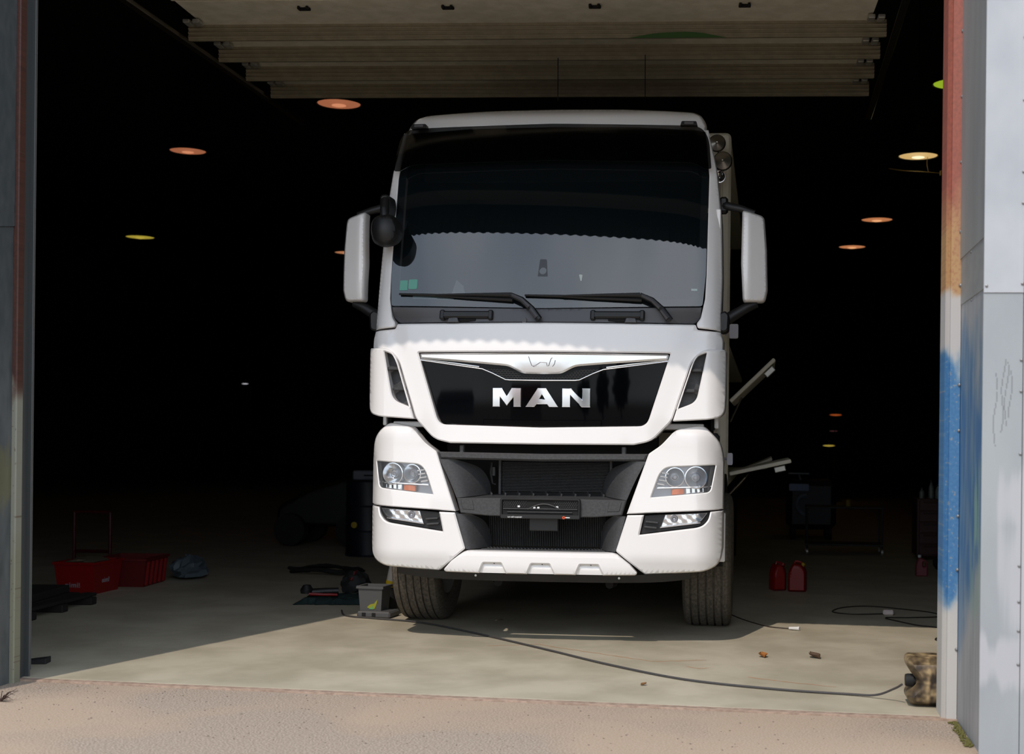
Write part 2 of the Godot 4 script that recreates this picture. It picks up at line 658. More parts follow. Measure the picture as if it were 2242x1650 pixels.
	for sg in [-1.0, 1.0]:
		var win := Shape.new()
		win.box(Vector3(sg * 1.148, 2.62, -0.98), Vector3(0.012, 0.62, 0.78), Basis(Vector3.UP, sg * 0.037), 0.003)
		put("side_window", win, M.gloss_black, t)
		var well := Shape.new()
		well.box(Vector3(sg * 1.06, 0.98, -0.50), Vector3(0.22, 0.92, 0.36), Basis.IDENTITY, 0.02)
		put("step_well", well, M.plastic, t)
		var step := Shape.new()
		step.box(Vector3(sg * 1.19, 0.72, -0.62), Vector3(0.06, 0.34, 0.3))
		put("side_step", step, M.white, t)

func cab_glass(t: Node3D) -> void:
	var g := Shape.new()
	var o := half_rounded([V(0, 3.56), V(1.046, 3.53, 0.05), V(1.083, 3.2), V(1.08, 2.5), V(1.062, 2.284, 0.02), V(0, 2.266)])
	g.plate(o, func(x, y): return glass_z(x, y, 0.0), 0.008, 0.0, [], 0.05)
	var w := put("windscreen", g, M.windscreen, t, 60.0)
	tag(w, "large tinted windscreen mirroring clouds")
	var f := Shape.new()
	var inner := half_rounded([V(0, 3.44), V(1.0, 3.42, 0.06), V(1.035, 3.2), V(1.03, 2.5), V(1.0, 2.335, 0.06), V(0, 2.305)])
	f.plate(o, func(x, y): return glass_z(x, y, -0.012), 0.004, 0.0, [inner], 0.05)
	put("windscreen_edge_band", f, M.frit, t)
	# things stuck on the inside of the glass
	var st := Shape.new()
	st.plate(rect(-1.012, 2.392, -0.956, 2.462), func(x, y): return glass_z(x, y, 0.002), 0.002, 0.0)
	var green := mat(Color(0.36, 0.62, 0.55), 0.5)
	put("toll_sticker", st, green, t)
	st = Shape.new()
	st.plate(rect(-0.95, 2.40, -0.888, 2.468, 0.012), func(x, y): return glass_z(x, y, 0.002), 0.002, 0.0)
	put("toll_sticker", st, green, t)
	st = Shape.new()
	st.plate(rect(-0.93, 2.318, -0.64, 2.372), func(x, y): return glass_z(x, y, -0.06), 0.002, 0.0)
	put("paper_sheet", st, mat(Color(0.62, 0.72, 0.7), 0.7), t)
	st = Shape.new()
	st.plate(rounded([V(-0.66, 2.36), V(-0.56, 2.36), V(-0.58, 2.43), V(-0.63, 2.47)]), func(x, y): return glass_z(x, y, -0.06), 0.01, 0.0)
	put("pennant", st, mat(Color(0.6, 0.65, 0.66), 0.7), t)
	st = Shape.new()
	st.plate(rect(0.985, 2.388, 1.025, 2.404), func(x, y): return glass_z(x, y, 0.002), 0.002, 0.0)
	put("small_label", st, mat(Color(0.7, 0.76, 0.76), 0.6), t)
	st = Shape.new()
	st.plate(rounded([V(0.225, 2.50, 0.008), V(0.25, 2.498, 0.008), V(0.245, 2.455), V(0.238, 2.455)]), func(x, y): return glass_z(x, y, 0.002), 0.002, 0.0)
	put("small_tag", st, mat(Color(0.72, 0.76, 0.74), 0.6), t)
	var cam := Shape.new()
	var ring := PackedVector2Array()
	for k in 20:
		ring.append(Vector2(-0.022 + 0.024 * cos(TAU * k / 20.0), 2.525 + 0.024 * sin(TAU * k / 20.0)))
	cam.plate(rounded([V(-0.045, 2.606, 0.01), V(0.001, 2.606, 0.01), V(0.012, 2.486, 0.006), V(-0.056, 2.486, 0.006)]), func(x, y): return glass_z(x, y, 0.001), 0.003, 0.0, [ring], 0.02)
	put("sensor_bracket", cam, mat(Color(0.22, 0.23, 0.25), 0.4), t)
	# dark visor over the top of the windscreen
	var v := Shape.new()
	v.plate(half_rounded([V(0, 3.566), V(1.03, 3.545, 0.08), V(1.085, 3.45, 0.05), V(1.105, 3.238, 0.015), V(1.06, 3.236, 0.01), V(0.98, 3.28, 0.04), V(0, 3.30)]), func(x, y): return glass_z(x, y, 0.075), 0.01, 0.0, [], 0.05)
	tag(put("sun_visor", v, M.smoke, t, 60.0), "dark smoked sun visor")
	# cowl under the glass
	var c := Shape.new()
	c.plate(half_rounded([V(0, 2.262), V(1.058, 2.278), V(1.048, 2.205, 0.02), V(1.01, 2.168, 0.02), V(0, 2.170)]), func(x, y): return front_line(y) - 0.006 - lerpf(0.105, 0.042, smoothstep(2.165, 2.275, y)) * pow(absf(x) / 1.1, 2.5), 0.06, 0.004, [], 0.05)
	put("wiper_cowl", c, M.cowl, t)
	for sg in [-1.0, 1.0]:
		var xc := 0.0
		var h := Shape.new()
		xc = -0.528 if sg < 0 else 0.498
		var yy := 2.219
		var z := front_z(xc, yy, 0.012, 1.3, 0.1)
		h.box(Vector3(xc, yy, z), Vector3(0.33, 0.05, 0.035), Basis(Vector3.RIGHT, -0.25), 0.01)
		h.box(Vector3(xc - 0.165, yy - 0.002, z), Vector3(0.035, 0.068, 0.04), Basis(Vector3.RIGHT, -0.25), 0.008)
		h.box(Vector3(xc + 0.165, yy - 0.002, z), Vector3(0.035, 0.068, 0.04), Basis(Vector3.RIGHT, -0.25), 0.008)
		var gh := put("grab_handle", h, M.black_plastic, t)
		var b := Shape.new()
		b.box(Vector3(xc + sg * -0.005, yy - 0.024, z - 0.012), Vector3(0.13, 0.05, 0.02), Basis(Vector3.RIGHT, -0.25), 0.01)
		put("handle_recess", b, M.matt_black, gh)
		var cl := Shape.new()
		var xk := xc + (-0.09 if sg < 0 else 0.09)
		cl.plate(rounded([V(xk - 0.03, yy - 0.016, 0.012), V(xk + 0.03, yy - 0.016, 0.012), V(xk + 0.042, yy - 0.052), V(xk - 0.042, yy - 0.052)]), func(x, y): return front_z(x, y, 0.028, 1.3, 0.1), 0.03, 0.004)
		put("hinge_cover", cl, M.cowl, gh)
	var cap := Shape.new()
	cap.lathe([Vector2(0, 0.006), Vector2(0.018, 0.006), Vector2(0.02, -0.02)], Transform3D(Basis(Vector3.RIGHT, PI / 2), Vector3(-0.132, 2.182, front_z(-0.132, 2.182))), 20)
	put("washer_cap", cap, M.cowl, t)
	# wipers
	for w_ in [[-1.006, 2.364, -0.225, 2.352, -0.025, 2.185], [-0.133, 2.352, 0.648, 2.352, 0.85, 2.183]]:
		var wr := group_node("wiper", t)
		var tip := Vector3(w_[0], w_[1], glass_z(w_[0], w_[1], 0.018))
		var elbow := Vector3(w_[2], w_[3], glass_z(w_[2], w_[3], 0.055))
		var heel := Vector3(w_[2] + 0.01, w_[3] - 0.03, glass_z(w_[2], w_[3] - 0.03, 0.02))
		var pivot := Vector3(w_[4], w_[5], front_z(w_[4], w_[5], 0.03))
		var bl := Shape.new()
		bl.tube([tip, tip.lerp(heel, 0.3) + Vector3(0, 0.004, 0), tip.lerp(heel, 0.6), heel], 0.007, 8, true, 0.016)
		put("blade", bl, M.black_plastic, wr)
		var ar := Shape.new()
		ar.tube([tip.lerp(elbow, 0.33) + Vector3(0, -0.004, 0.006), tip.lerp(elbow, 0.7), elbow], 0.006, 8, true, 0.016)
		var q := elbow.lerp(pivot, 0.35) + Vector3(0.01, 0.025, 0.005)
		ar.tube([elbow, q, elbow.lerp(pivot, 0.7) + Vector3(0.008, 0.022, 0), pivot], 0.017, 8, true, 0.024)
		put("arm", ar, M.black_plastic, wr)
		var cv := Shape.new()
		var a0 := elbow.lerp(pivot, 0.06) + Vector3(0.002, 0.008, 0.015)
		cv.tube([a0, q + Vector3(0, 0, 0.014), elbow.lerp(pivot, 0.62) + Vector3(0.008, 0.02, 0.018)], 0.011, 6, true, 0.014)
		cv.tube([elbow.lerp(pivot, 0.68) + Vector3(0.006, 0.016, 0.018), elbow.lerp(pivot, 0.93) + Vector3(0, 0.002, 0.018)], 0.014, 6, true, 0.017)
		put("arm_cover", cv, M.cowl, wr)

func grille(t: Node3D) -> void:
	var g := group_node("grille", t)
	var zg := func(x, y): return -0.038 + 0.014 * (y - 1.7) - 0.05 * (x / 0.85) * (x / 0.85)
	var s := Shape.new()
	s.plate(grille_outline(-0.004), zg, 0.03, 0.0, [], 0.06)
	put("gloss_panel", s, M.gloss_black, g, 30.0)
	# flaps along the lower edge
	s = Shape.new()
	s.plate(half_rounded([V(0, 1.512), V(0.40, 1.516, 0.004), V(0.40, 1.478, 0.004), V(0, 1.474)]), func(x, y): return zg.call(x, y) + 0.006, 0.02, 0.003)
	put("lower_flap", s, M.gloss_black, g)
	# chrome wing
	s = Shape.new()
	s.plate(half_rounded([V(0, 1.962), V(0.846, 1.958, 0.012), V(0.838, 1.922, 0.006), V(0.45, 1.892), V(0.225, 1.872, 0.03), V(0.13, 1.822, 0.03), V(0, 1.820)]), func(x, y): return zg.call(x, y) + 0.022 + 0.012 * smoothstep(0.9, 0.1, absf(x)) - maxf(1.86 - y, 0.0) * 0.1, 0.03, 0.012, [], 0.04)
	tag(put("chrome_strip", s, M.satin_chrome, g), "broad chrome strip along the top of the grille")
	# walking lion mark, drawn in fine raised lines
	var lion := group_node("lion_emblem", g)
	var lines := [[Vector2(-0.088, 1.935), Vector2(-0.078, 1.905), Vector2(-0.066, 1.875), Vector2(-0.050, 1.868)], [Vector2(-0.056, 1.872), Vector2(-0.034, 1.880), Vector2(-0.008, 1.898), Vector2(0.016, 1.896), Vector2(0.034, 1.894), Vector2(0.036, 1.878)], [Vector2(-0.056, 1.872), Vector2(-0.036, 1.872)], [Vector2(0.034, 1.874), Vector2(0.048, 1.874), Vector2(0.056, 1.9), Vector2(0.064, 1.922), Vector2(0.072, 1.928)], [Vector2(0.092, 1.912), Vector2(0.086, 1.885), Vector2(0.074, 1.870)]]
	for ln in lines:
		var e := Shape.new()
		var pts: Array = []
		for q: Vector2 in ln:
			pts.append(Vector3(q.x, q.y, zg.call(q.x, q.y) + 0.036))
		e.tube(pts, 0.0022, 6)
		put("raised_line", e, M.lamp_housing, lion)
	# thin chrome line and the mesh field above it
	s = Shape.new()
	var base := [Vector2(0.84, 1.912), Vector2(0.5, 1.865), Vector2(0.41, 1.853), Vector2(0.34, 1.825), Vector2(0.25, 1.782), Vector2(0.22, 1.779), Vector2(0.0, 1.777)]
	var path: Array = []
	for q: Vector2 in base:
		path.append(Vector3(q.x, q.y, zg.call(q.x, q.y) + 0.006))
	for k in range(base.size() - 2, -1, -1):
		path.append(Vector3(-base[k].x, base[k].y, zg.call(base[k].x, base[k].y) + 0.006))
	s.tube(path, 0.0042, 8)
	put("chrome_line", s, M.chrome, g)
	for sg in [-1.0, 1.0]:
		s = Shape.new()
		var p2: Array = []
		for q in [Vector2(0.84, 1.92), Vector2(0.6, 1.89), Vector2(0.43, 1.866)]:
			p2.append(Vector3(sg * q.x, q.y, zg.call(q.x, q.y) + 0.006))
		s.tube(p2, 0.0035, 6, true, 0.0055)
		put("upper_chrome_line", s, M.chrome, g)
	s = Shape.new()
	for row in 6:
		for col in range(-18, 19):
			var x := col * 0.021 + (0.0105 if row % 2 else 0.0)
			var y := 1.786 + row * 0.0125
			var roof_y := 1.815 if absf(x) < 0.13 else lerpf(1.815, 1.868, clampf((absf(x) - 0.13) / 0.11, 0, 1))
			var floor_y := 1.782 if absf(x) < 0.24 else 1.782 + (absf(x) - 0.24) * 0.52
			if y > roof_y - 0.004 or y < floor_y:
				continue
			for k in 3:
				var a := PI / 2 + k * TAU / 3
				s.tube([Vector3(x, y, zg.call(x, y) + 0.003), Vector3(x + 0.0125 * cos(a), y + 0.0075 * sin(a), zg.call(x, y) + 0.003)], 0.0019, 4, false)
	var hm := put("honeycomb_mesh", s, M.plastic, g)
	tag(hm, "", "", "", "stuff")
	# letters
	var zl := func(x, y): return zg.call(x, y) + 0.014 + 0.002 * (y - 1.66)
	var letters := group_node("lettering", g)
	var h0 := 1.601
	var h1 := 1.726
	var mpoly := PackedVector2Array([Vector2(-0.336, h0), Vector2(-0.336, h1), Vector2(-0.270, h1), Vector2(-0.2385, h1 - 0.052), Vector2(-0.207, h1), Vector2(-0.141, h1), Vector2(-0.141, h0), Vector2(-0.193, h0), Vector2(-0.193, h0 + 0.064), Vector2(-0.2385, h0 + 0.006), Vector2(-0.284, h0 + 0.064), Vector2(-0.284, h0)])
	var apoly := PackedVector2Array([Vector2(-0.112, h0), Vector2(-0.030, h1), Vector2(0.030, h1), Vector2(0.112, h0), Vector2(0.050, h0), Vector2(0.036, h0 + 0.018), Vector2(-0.036, h0 + 0.018), Vector2(-0.050, h0)])
	var ahole := PackedVector2Array([Vector2(-0.018, h0 + 0.052), Vector2(0.018, h0 + 0.052), Vector2(0, h0 + 0.082)])
	var npoly := PackedVector2Array([Vector2(0.136, h0), Vector2(0.136, h1), Vector2(0.197, h1), Vector2(0.270, h1 - 0.076), Vector2(0.270, h1), Vector2(0.326, h1), Vector2(0.326, h0), Vector2(0.268, h0), Vector2(0.192, h0 + 0.078), Vector2(0.192, h0)])
	for p in [[mpoly, []], [apoly, [ahole]], [npoly, []]]:
		s = Shape.new()
		s.plate(p[0], zl, 0.014, 0.0025, p[1], 0.03)
		put("letter", s, M.chrome, letters)

func bumper_corner(t: Node3D, sg: float) -> void:
	var zb := func(x, y): return front_z(x, y, 0.0, 1.218, 0.2) - maxf(y - 1.435, 0.0) * 1.1
	var up := rounded([V(0.900, 1.462, 0.04), V(1.078, 1.492, 0.04), V(1.196, 1.372, 0.06), V(1.214, 1.24), V(1.214, 0.927), V(0.579, 0.895), V(0.719, 1.296, 0.01), V(0.80, 1.352, 0.03)])
	var head := rounded([V(1.160, 1.224, 0.008), V(0.835, 1.208, 0.05), V(0.792, 1.16, 0.03), V(0.738, 1.006, 0.005), V(1.128, 1.044, 0.03)])
	var s := Shape.new()
	s.plate(hand(up, sg), zb, 0.12, 0.007, [hand(head, sg)], 0.035)
	put("bumper_upper_corner", s, M.white, t)
	var low := rounded([V(1.214, 0.919), V(1.13, 0.913, 0.004), V(1.118, 0.86, 0.02), V(1.075, 0.812, 0.05), V(0.664, 0.757, 0.006), V(0.693, 0.889, 0.004), V(0.583, 0.886), V(0.509, 0.646, 0.01), V(0.70, 0.488, 0.006), V(1.10, 0.512, 0.05), V(1.196, 0.56, 0.06), V(1.213, 0.66)])
	s = Shape.new()
	s.plate(hand(low, sg), func(x, y): return front_z(x, y, 0.004, 1.218, 0.2) - maxf(0.60 - y, 0.0) * 0.35, 0.12, 0.010, [], 0.035)
	put("bumper_lower_corner", s, M.white, t)
	# headlamp
	var hl := group_node("headlamp", t)
	s = Shape.new()
	s.plate(hand(head, sg), func(x, y): return zb.call(x, y) - 0.075, 0.02, 0.0, [], 0.05)
	put("housing", s, M.lamp_housing, hl)
	for b in [[1.032, 1.140, 0.070], [0.893, 1.142, 0.060]]:
		var r: float = b[2]
		var c := Vector3(sg * b[0], b[1], zb.call(b[0], b[1]) - 0.022)
		var xf := Transform3D(Basis(Vector3.UP, sg * 0.12) * Basis(Vector3.RIGHT, PI / 2), c)
		s = Shape.new()
		var prof: Array = [Vector2(0.012, -0.045)]
		for k in range(1, 9):
			var q := k / 8.0
			prof.append(Vector2(0.012 + (r - 0.012) * q, -0.045 + 0.05 * q * q))
		prof.append(Vector2(r + 0.006, 0.004))
		prof.append(Vector2(r + 0.006, -0.04))
		s.lathe(prof, xf, 28)
		put("reflector", s, M.reflector, hl)
		s = Shape.new()
		s.lathe([Vector2(0.014, -0.05), Vector2(0.014, -0.02), Vector2(0.010, -0.012), Vector2(0.0, -0.012)], xf, 16)
		s.lathe([Vector2(0.024, -0.042), Vector2(0.026, -0.034), Vector2(0.022, -0.034)], xf, 20)
		put("bulb_cap", s, M.lamp_housing, hl)
	s = Shape.new()
	s.plate(hand(rounded([V(1.14, 1.088), V(0.775, 1.074), V(0.772, 1.064), V(1.138, 1.078)]), sg), func(x, y): return zb.call(x, y) - 0.02, 0.05, 0.003)
	put("chrome_divider", s, M.chrome, hl)
	for k in 4:
		s = Shape.new()
		var y := 1.095 + 0.024 * k
		var x := 0.782 + 0.009 * k
		s.box(Vector3(sg * (x + 0.02), y, zb.call(x, y) - 0.035), Vector3(0.05, 0.009, 0.05), Basis(Vector3.FORWARD, sg * 0.15), 0.002)
		put("chrome_fin", s, M.chrome, hl)
	s = Shape.new()
	s.plate(hand(rounded([V(0.955, 1.066), V(0.872, 1.062), V(0.872, 1.022), V(0.955, 1.030)]), sg), func(x, y): return zb.call(x, y) - 0.03 + 0.008 * cos((x - sg * 0.913) * 60.0), 0.03, 0.003, [], 0.012)
	put("turn_signal", s, M.amber, hl)
	s = Shape.new()
	s.plate(hand(rounded([V(1.085, 1.074), V(0.968, 1.068), V(0.968, 1.032), V(1.085, 1.042)]), sg), func(x, y): return zb.call(x, y) - 0.03 + 0.005 * cos(x * 190.0), 0.03, 0.003, [], 0.008)
	put("daytime_reflector", s, M.reflector, hl, 70.0)
	s = Shape.new()
	s.plate(hand(rounded([V(1.150, 1.218), V(1.128, 1.217), V(1.108, 1.05), V(1.122, 1.052)]), sg), func(x, y): return zb.call(x, y) - 0.02, 0.04, 0.003)
	put("edge_trim", s, M.plastic, hl)
	s = Shape.new()
	s.plate(hand(Shape.inset(head, 0.002 if Shape.area(head) > 0 else -0.002), sg), func(x, y): return zb.call(x, y) - 0.006, 0.002, 0.0, [], 0.05)
	put("lens", s, M.lens, hl)
	# fog lamp in a dark housing
	var fl := group_node("fog_lamp", t)
	var fh := rounded([V(1.127, 0.915), V(1.115, 0.86, 0.02), V(1.072, 0.815, 0.05), V(0.668, 0.761, 0.006), V(0.696, 0.886, 0.004)])
	s = Shape.new()
	s.plate(hand(fh, sg), func(x, y): return front_z(x, y, -0.030, 1.218, 0.2), 0.03, 0.004, [], 0.05)
	put("housing", s, M.black_plastic, fl)
	var lampo := rounded([V(1.112, 0.906), V(0.832, 0.893), V(0.802, 0.808, 0.005), V(1.065, 0.842, 0.03)])
	s = Shape.new()
	s.plate(hand(lampo, sg), func(x, y): return front_z(x, y, -0.022, 1.218, 0.2) + 0.0016 * cos(x * 95.0) * cos(y * 120.0), 0.02, 0.004, [], 0.012)
	put("reflector", s, M.reflector, fl, 70.0)
	s = Shape.new()
	s.lathe([Vector2(0.0, -0.004), Vector2(0.012, 0.0), Vector2(0.014, 0.012), Vector2(0.022, 0.012), Vector2(0.026, 0.0)], Transform3D(Basis(Vector3.RIGHT, PI / 2), Vector3(sg * 0.892, 0.866, front_z(0.892, 0.866, -0.018, 1.218, 0.2))), 20)
	put("bulb_cap", s, M.lamp_housing, fl)
	s = Shape.new()
	s.plate(hand(rounded([V(1.066, 0.845), V(0.800, 0.811), V(0.799, 0.804), V(1.066, 0.838)]), sg), func(x, y): return front_z(x, y, -0.006, 1.218, 0.2), 0.02, 0.002)
	put("chrome_edge", s, M.chrome, fl)
	s = Shape.new()
	s.plate(hand(lampo, sg), func(x, y): return front_z(x, y, -0.004, 1.218, 0.2), 0.002, 0.0, [], 0.05)
	put("lens", s, M.lens, fl)
	for k in 2:
		s = Shape.new()
		s.box(Vector3(sg * (0.745 - 0.008 * k), 0.842 - 0.034 * k, front_z(0.74, 0.84, -0.014, 1.218, 0.2)), Vector3(0.085, 0.012, 0.03), Basis(Vector3.FORWARD, sg * 0.08), 0.003)
		put("vent_slat", s, M.plastic, fl)

func bumper_middle(t: Node3D) -> void:
	var s := Shape.new()
	s.plate(half_rounded([V(0, 1.287), V(0.712, 1.294), V(0.692, 1.246), V(0, 1.238)]), func(x, y): return front_z(x, y, -0.012), 0.10, 0.012, [], 0.06)
	put("bumper_bar", s, M.plastic, t)
	for sg in [-1.0, 1.0]:
		s = Shape.new()
		s.box(Vector3(sg * 0.55, 1.31, -0.09), Vector3(0.03, 0.06, 0.05))
		put("bar_bracket", s, M.plastic, t)
		# hollow cheeks beside the cooler opening
		var oc := [Vector3(0.70, 1.244, -0.05), Vector3(0.655, 1.16, -0.045), Vector3(0.612, 1.07, -0.042), Vector3(0.576, 0.985, -0.04)]
		var ic := [Vector3(0.60, 1.244, -0.075), Vector3(0.46, 1.19, -0.20), Vector3(0.40, 1.10, -0.26), Vector3(0.385, 1.005, -0.28)]
		s = Shape.new()
		s.grid(func(u, v): return cheek(oc, ic, u, v, sg), 14, 14, sg > 0)
		put("upper_cheek", s, M.plastic, t, 60.0)
		oc = [Vector3(0.572, 0.878, -0.035), Vector3(0.552, 0.80, -0.03), Vector3(0.53, 0.72, -0.03), Vector3(0.505, 0.64, -0.03)]
		ic = [Vector3(0.49, 0.880, -0.06), Vector3(0.42, 0.83, -0.18), Vector3(0.385, 0.75, -0.24), Vector3(0.375, 0.645, -0.25)]
		s = Shape.new()
		s.grid(func(u, v): return cheek(oc, ic, u, v, sg), 14, 14, sg > 0)
		put("lower_cheek", s, M.plastic, t, 60.0)
	# number plate shelf
	s = Shape.new()
	s.plate(half_rounded([V(0, 0.992), V(0.574, 0.984), V(0.545, 0.884), V(0.36, 0.869, 0.03), V(0, 0.866)]), func(x, y): return front_z(x, y, -0.008), 0.05, 0.006, [], 0.06)
	put("shelf_front", s, M.plastic, t)
	s = Shape.new()
	s.grid(func(u, v): return Vector3(lerpf(-0.575, 0.575, u) * (1.0 - 0.33 * v), 0.986 + 0.018 * v, lerpf(-0.03, -0.28, v) - 0.02 * pow(2 * u - 1, 2)), 12, 3)
	put("shelf_top", s, M.plastic, t)
	for k in 9:
		s = Shape.new()
		s.box(Vector3(-0.38 + 0.0965 * k, 1.004, -0.235), Vector3(0.012, 0.035, 0.08), Basis(Vector3.UP, 0.35) * Basis(Vector3.RIGHT, 0.2), 0.003)
		put("shelf_rib", s, M.plastic, t)
	for sg in [-1.0, 1.0]:
		s = Shape.new()
		s.plate(rounded([V(sg * 0.545, 0.972, 0.004), V(sg * 0.462, 0.970, 0.004), V(sg * 0.448, 0.906, 0.004), V(sg * 0.530, 0.910, 0.004)]), func(x, y): return front_z(x, y, -0.004), 0.006, 0.003)
		put("tow_eye_cover", s, M.plastic, t)
	# number plate holder
	var np := group_node("number_plate_holder", t)
	s = Shape.new()
	s.plate(rect(-0.266, 0.856, 0.272, 0.990, 0.012), func(_x, _y): return 0.022, 0.03, 0.004, [rect(-0.252, 0.882, 0.258, 0.978, 0.006)], 0.04)
	put("holder_frame", s, M.black_plastic, np)
	s = Shape.new()
	s.plate(rect(-0.26, 0.865, 0.266, 0.985, 0.01), func(_x, _y): return 0.008, 0.03, 0.0)
	put("holder_back", s, M.matt_black, np)
	s = Shape.new()
	s.box(Vector3(0.003, 0.921, 0.014), Vector3(0.50, 0.007, 0.008))
	put("holder_rail", s, M.plastic, np)
	s = Shape.new()
	s.box(Vector3(0.0, 0.899, 0.014), Vector3(0.44, 0.006, 0.008))
	put("holder_rail", s, M.plastic, np)
	s = Shape.new()
	var arch: Array = []
	for k in 13:
		var q := k / 12.0
		arch.append(Vector3(-0.08 + 0.22 * q, 0.918 + 0.036 * sin(PI * q), 0.016))
	s.tube(arch, 0.004, 6)
	put("holder_arch", s, M.plastic, np)
	var studs := Shape.new()
	for row in 4:
		for col in 11:
			for sg in [-1.0, 1.0]:
				studs.box(Vector3(sg * (0.1 + 0.0142 * col) + (0.007 if row % 2 else 0.0), 0.934 + 0.0115 * row, 0.010), Vector3(0.006, 0.006, 0.006), Basis.IDENTITY, 0.001)
	tag(put("holder_studs", studs, M.plastic, np), "", "", "", "stuff")
	for c in [[-0.141, 0.936], [0.117, 0.934], [-0.036, 0.929], [-0.009, 0.929]]:
		s = Shape.new()
		s.box(Vector3(c[0], c[1], 0.013), Vector3(0.016, 0.012, 0.006), Basis.IDENTITY, 0.001)
		put("white_clip", s, M.print_white, np)
	text("lettering", "Lai ceļš turpinās!", 0.0085, M.print_white, np, Transform3D(Basis.IDENTITY, Vector3(-0.166, 0.866, 0.0225)))
	s = Shape.new()
	s.lathe([Vector2(0.004, 0.001), Vector2(0.004, 0.003), Vector2(0.010, 0.003), Vector2(0.010, 0.0)], Transform3D(Basis(Vector3.RIGHT, PI / 2), Vector3(0.163, 0.866, 0.022)), 20)
	put("orange_ring", s, M.print_orange, np)
	s = Shape.new()
	s.box(Vector3(0.189, 0.866, 0.0225), Vector3(0.03, 0.006, 0.003), Basis.IDENTITY, 0.0005)
	put("white_mark", s, M.print_white, np)
	s = Shape.new()
	s.box(Vector3(0.015, 0.82, -0.10), Vector3(0.2, 0.1, 0.08))
	put("lower_bracket", s, M.black_plastic, t)
	# cooler faces
	s = Shape.new()
	s.box(Vector3(0, 0.98, -0.50), Vector3(1.5, 0.98, 0.04))
	put("radiator_shroud", s, M.matt_black, t)
	var co := group_node("condenser", t)
	s = Shape.new()
	for k in 19:
		s.box(Vector3(0.055, 1.03 + 0.0105 * k, -0.30), Vector3(0.74, 0.0035, 0.012), Basis.IDENTITY, 0.0006)
	tag(put("cooling_fins", s, M.plastic, co), "", "", "", "stuff")
	s = Shape.new()
	s.box(Vector3(0.055, 1.11, -0.335), Vector3(0.76, 0.26, 0.03))
	put("core", s, M.matt_black, co)
	for sg in [-1.0, 1.0]:
		s = Shape.new()
		s.box(Vector3(0.055 + sg * 0.385, 1.12, -0.30), Vector3(0.02, 0.24, 0.03))
		put("side_channel", s, M.plastic, co)
	s = Shape.new()
	s.box(Vector3(-0.37, 1.16, -0.29), Vector3(0.03, 0.07, 0.04))
	s.tube([Vector3(-0.385, 1.22, -0.28), Vector3(-0.39, 1.15, -0.27), Vector3(-0.38, 1.08, -0.28), Vector3(-0.36, 1.07, -0.29)], 0.009, 8)
	put("coupling", s, M.black_plastic, co)
	s = Shape.new()
	for k in 64:
		s.box(Vector3(-0.40 + 0.0127 * k, 0.77, -0.31), Vector3(0.0035, 0.24, 0.012), Basis.IDENTITY, 0.0006)
	tag(put("lower_cooling_fins", s, M.plastic, co), "", "", "", "stuff")
	s = Shape.new()
	s.box(Vector3(0, 0.77, -0.34), Vector3(0.84, 0.26, 0.03))
	put("lower_core", s, M.matt_black, co)
	# step tread behind the skid plate, with a slit in front of it
	s = Shape.new()
	s.box(Vector3(0, 0.634, -0.20), Vector3(0.9, 0.012, 0.15))
	for k in 34:
		for r in 2:
			s.box(Vector3(-0.38 + 0.023 * k + 0.008 * r, 0.643, -0.155 - 0.045 * r), Vector3(0.009, 0.010, 0.028), Basis(Vector3.UP, 0.5), 0.002)
	put("step_tread", s, M.plastic, t)
	# skid plate with three notches
	var notches: Array = []
	for c in [-0.318, 0.008, 0.334]:
		notches.append([c])
	var pts: Array = [V(0.505, 0.636, 0.03), V(0.60, 0.563), V(0.654, 0.502, 0.012), V(0.640, 0.488, 0.008)]
	for c in [0.334, 0.008, -0.318]:
		pts.append_array([V(c + 0.092, 0.484), V(c + 0.062, 0.555, 0.008), V(c - 0.062, 0.555, 0.008), V(c - 0.092, 0.484)])
	pts.append_array([V(-0.640, 0.488, 0.008), V(-0.654, 0.502, 0.012), V(-0.60, 0.563), V(-0.505, 0.636, 0.03)])
	var zs := func(x, y): return 0.018 - 0.05 * x * x - maxf(y - 0.605, 0.0) * 1.2 - maxf(0.53 - y, 0.0) * 0.3
	s = Shape.new()
	s.plate(rounded(pts), zs, 0.05, 0.008, [], 0.03)
	put("skid_plate", s, M.white, t)
	for c in [-0.318, 0.008, 0.334]:
		s = Shape.new()
		s.plate(PackedVector2Array([Vector2(c - 0.09, 0.486), Vector2(c + 0.09, 0.486), Vector2(c + 0.066, 0.56), Vector2(c - 0.066, 0.56)]), func(x, y): return zs.call(x, y) - 0.022 - maxf(y - 0.53, 0.0) * 0.6, 0.02, 0.0, [], 0.03)
		put("skid_recess", s, M.white, t)
		s = Shape.new()
		s.lathe([Vector2(0, 0.004), Vector2(0.004, 0.003), Vector2(0.005, 0)], Transform3D(Basis(Vector3.RIGHT, PI / 2), Vector3(c + 0.012, 0.553, zs.call(c, 0.553) - 0.012)), 10)
		put("skid_screw", s, M.black_plastic, t)
	# dark lip under the bumper
	s = Shape.new()
	s.grid(func(u, v): return Vector3(lerpf(-1.0, 1.0, u), 0.485 - 0.055 * v + 0.03 * pow(absf(2 * u - 1), 6), -0.02 - 0.03 * v - 0.10 * pow(2 * u - 1, 2)), 24, 3, true)
	s.grid(func(u, v): return Vector3(lerpf(-1.0, 1.0, u), 0.43 + 0.03 * pow(absf(2 * u - 1), 6), -0.05 - 0.04 * v - 0.10 * pow(2 * u - 1, 2)), 24, 2, true)
	put("under_lip", s, M.black_plastic, t)
	for x in [-0.44, 0.53]:
		s = Shape.new()
		s.lathe([Vector2(0, 0.005), Vector2(0.007, 0.004), Vector2(0.009, 0)], Transform3D(Basis(Vector3.RIGHT, PI / 2), Vector3(x, 0.465, -0.045)), 12)
		put("lip_bolt", s, M.aluminium, t)

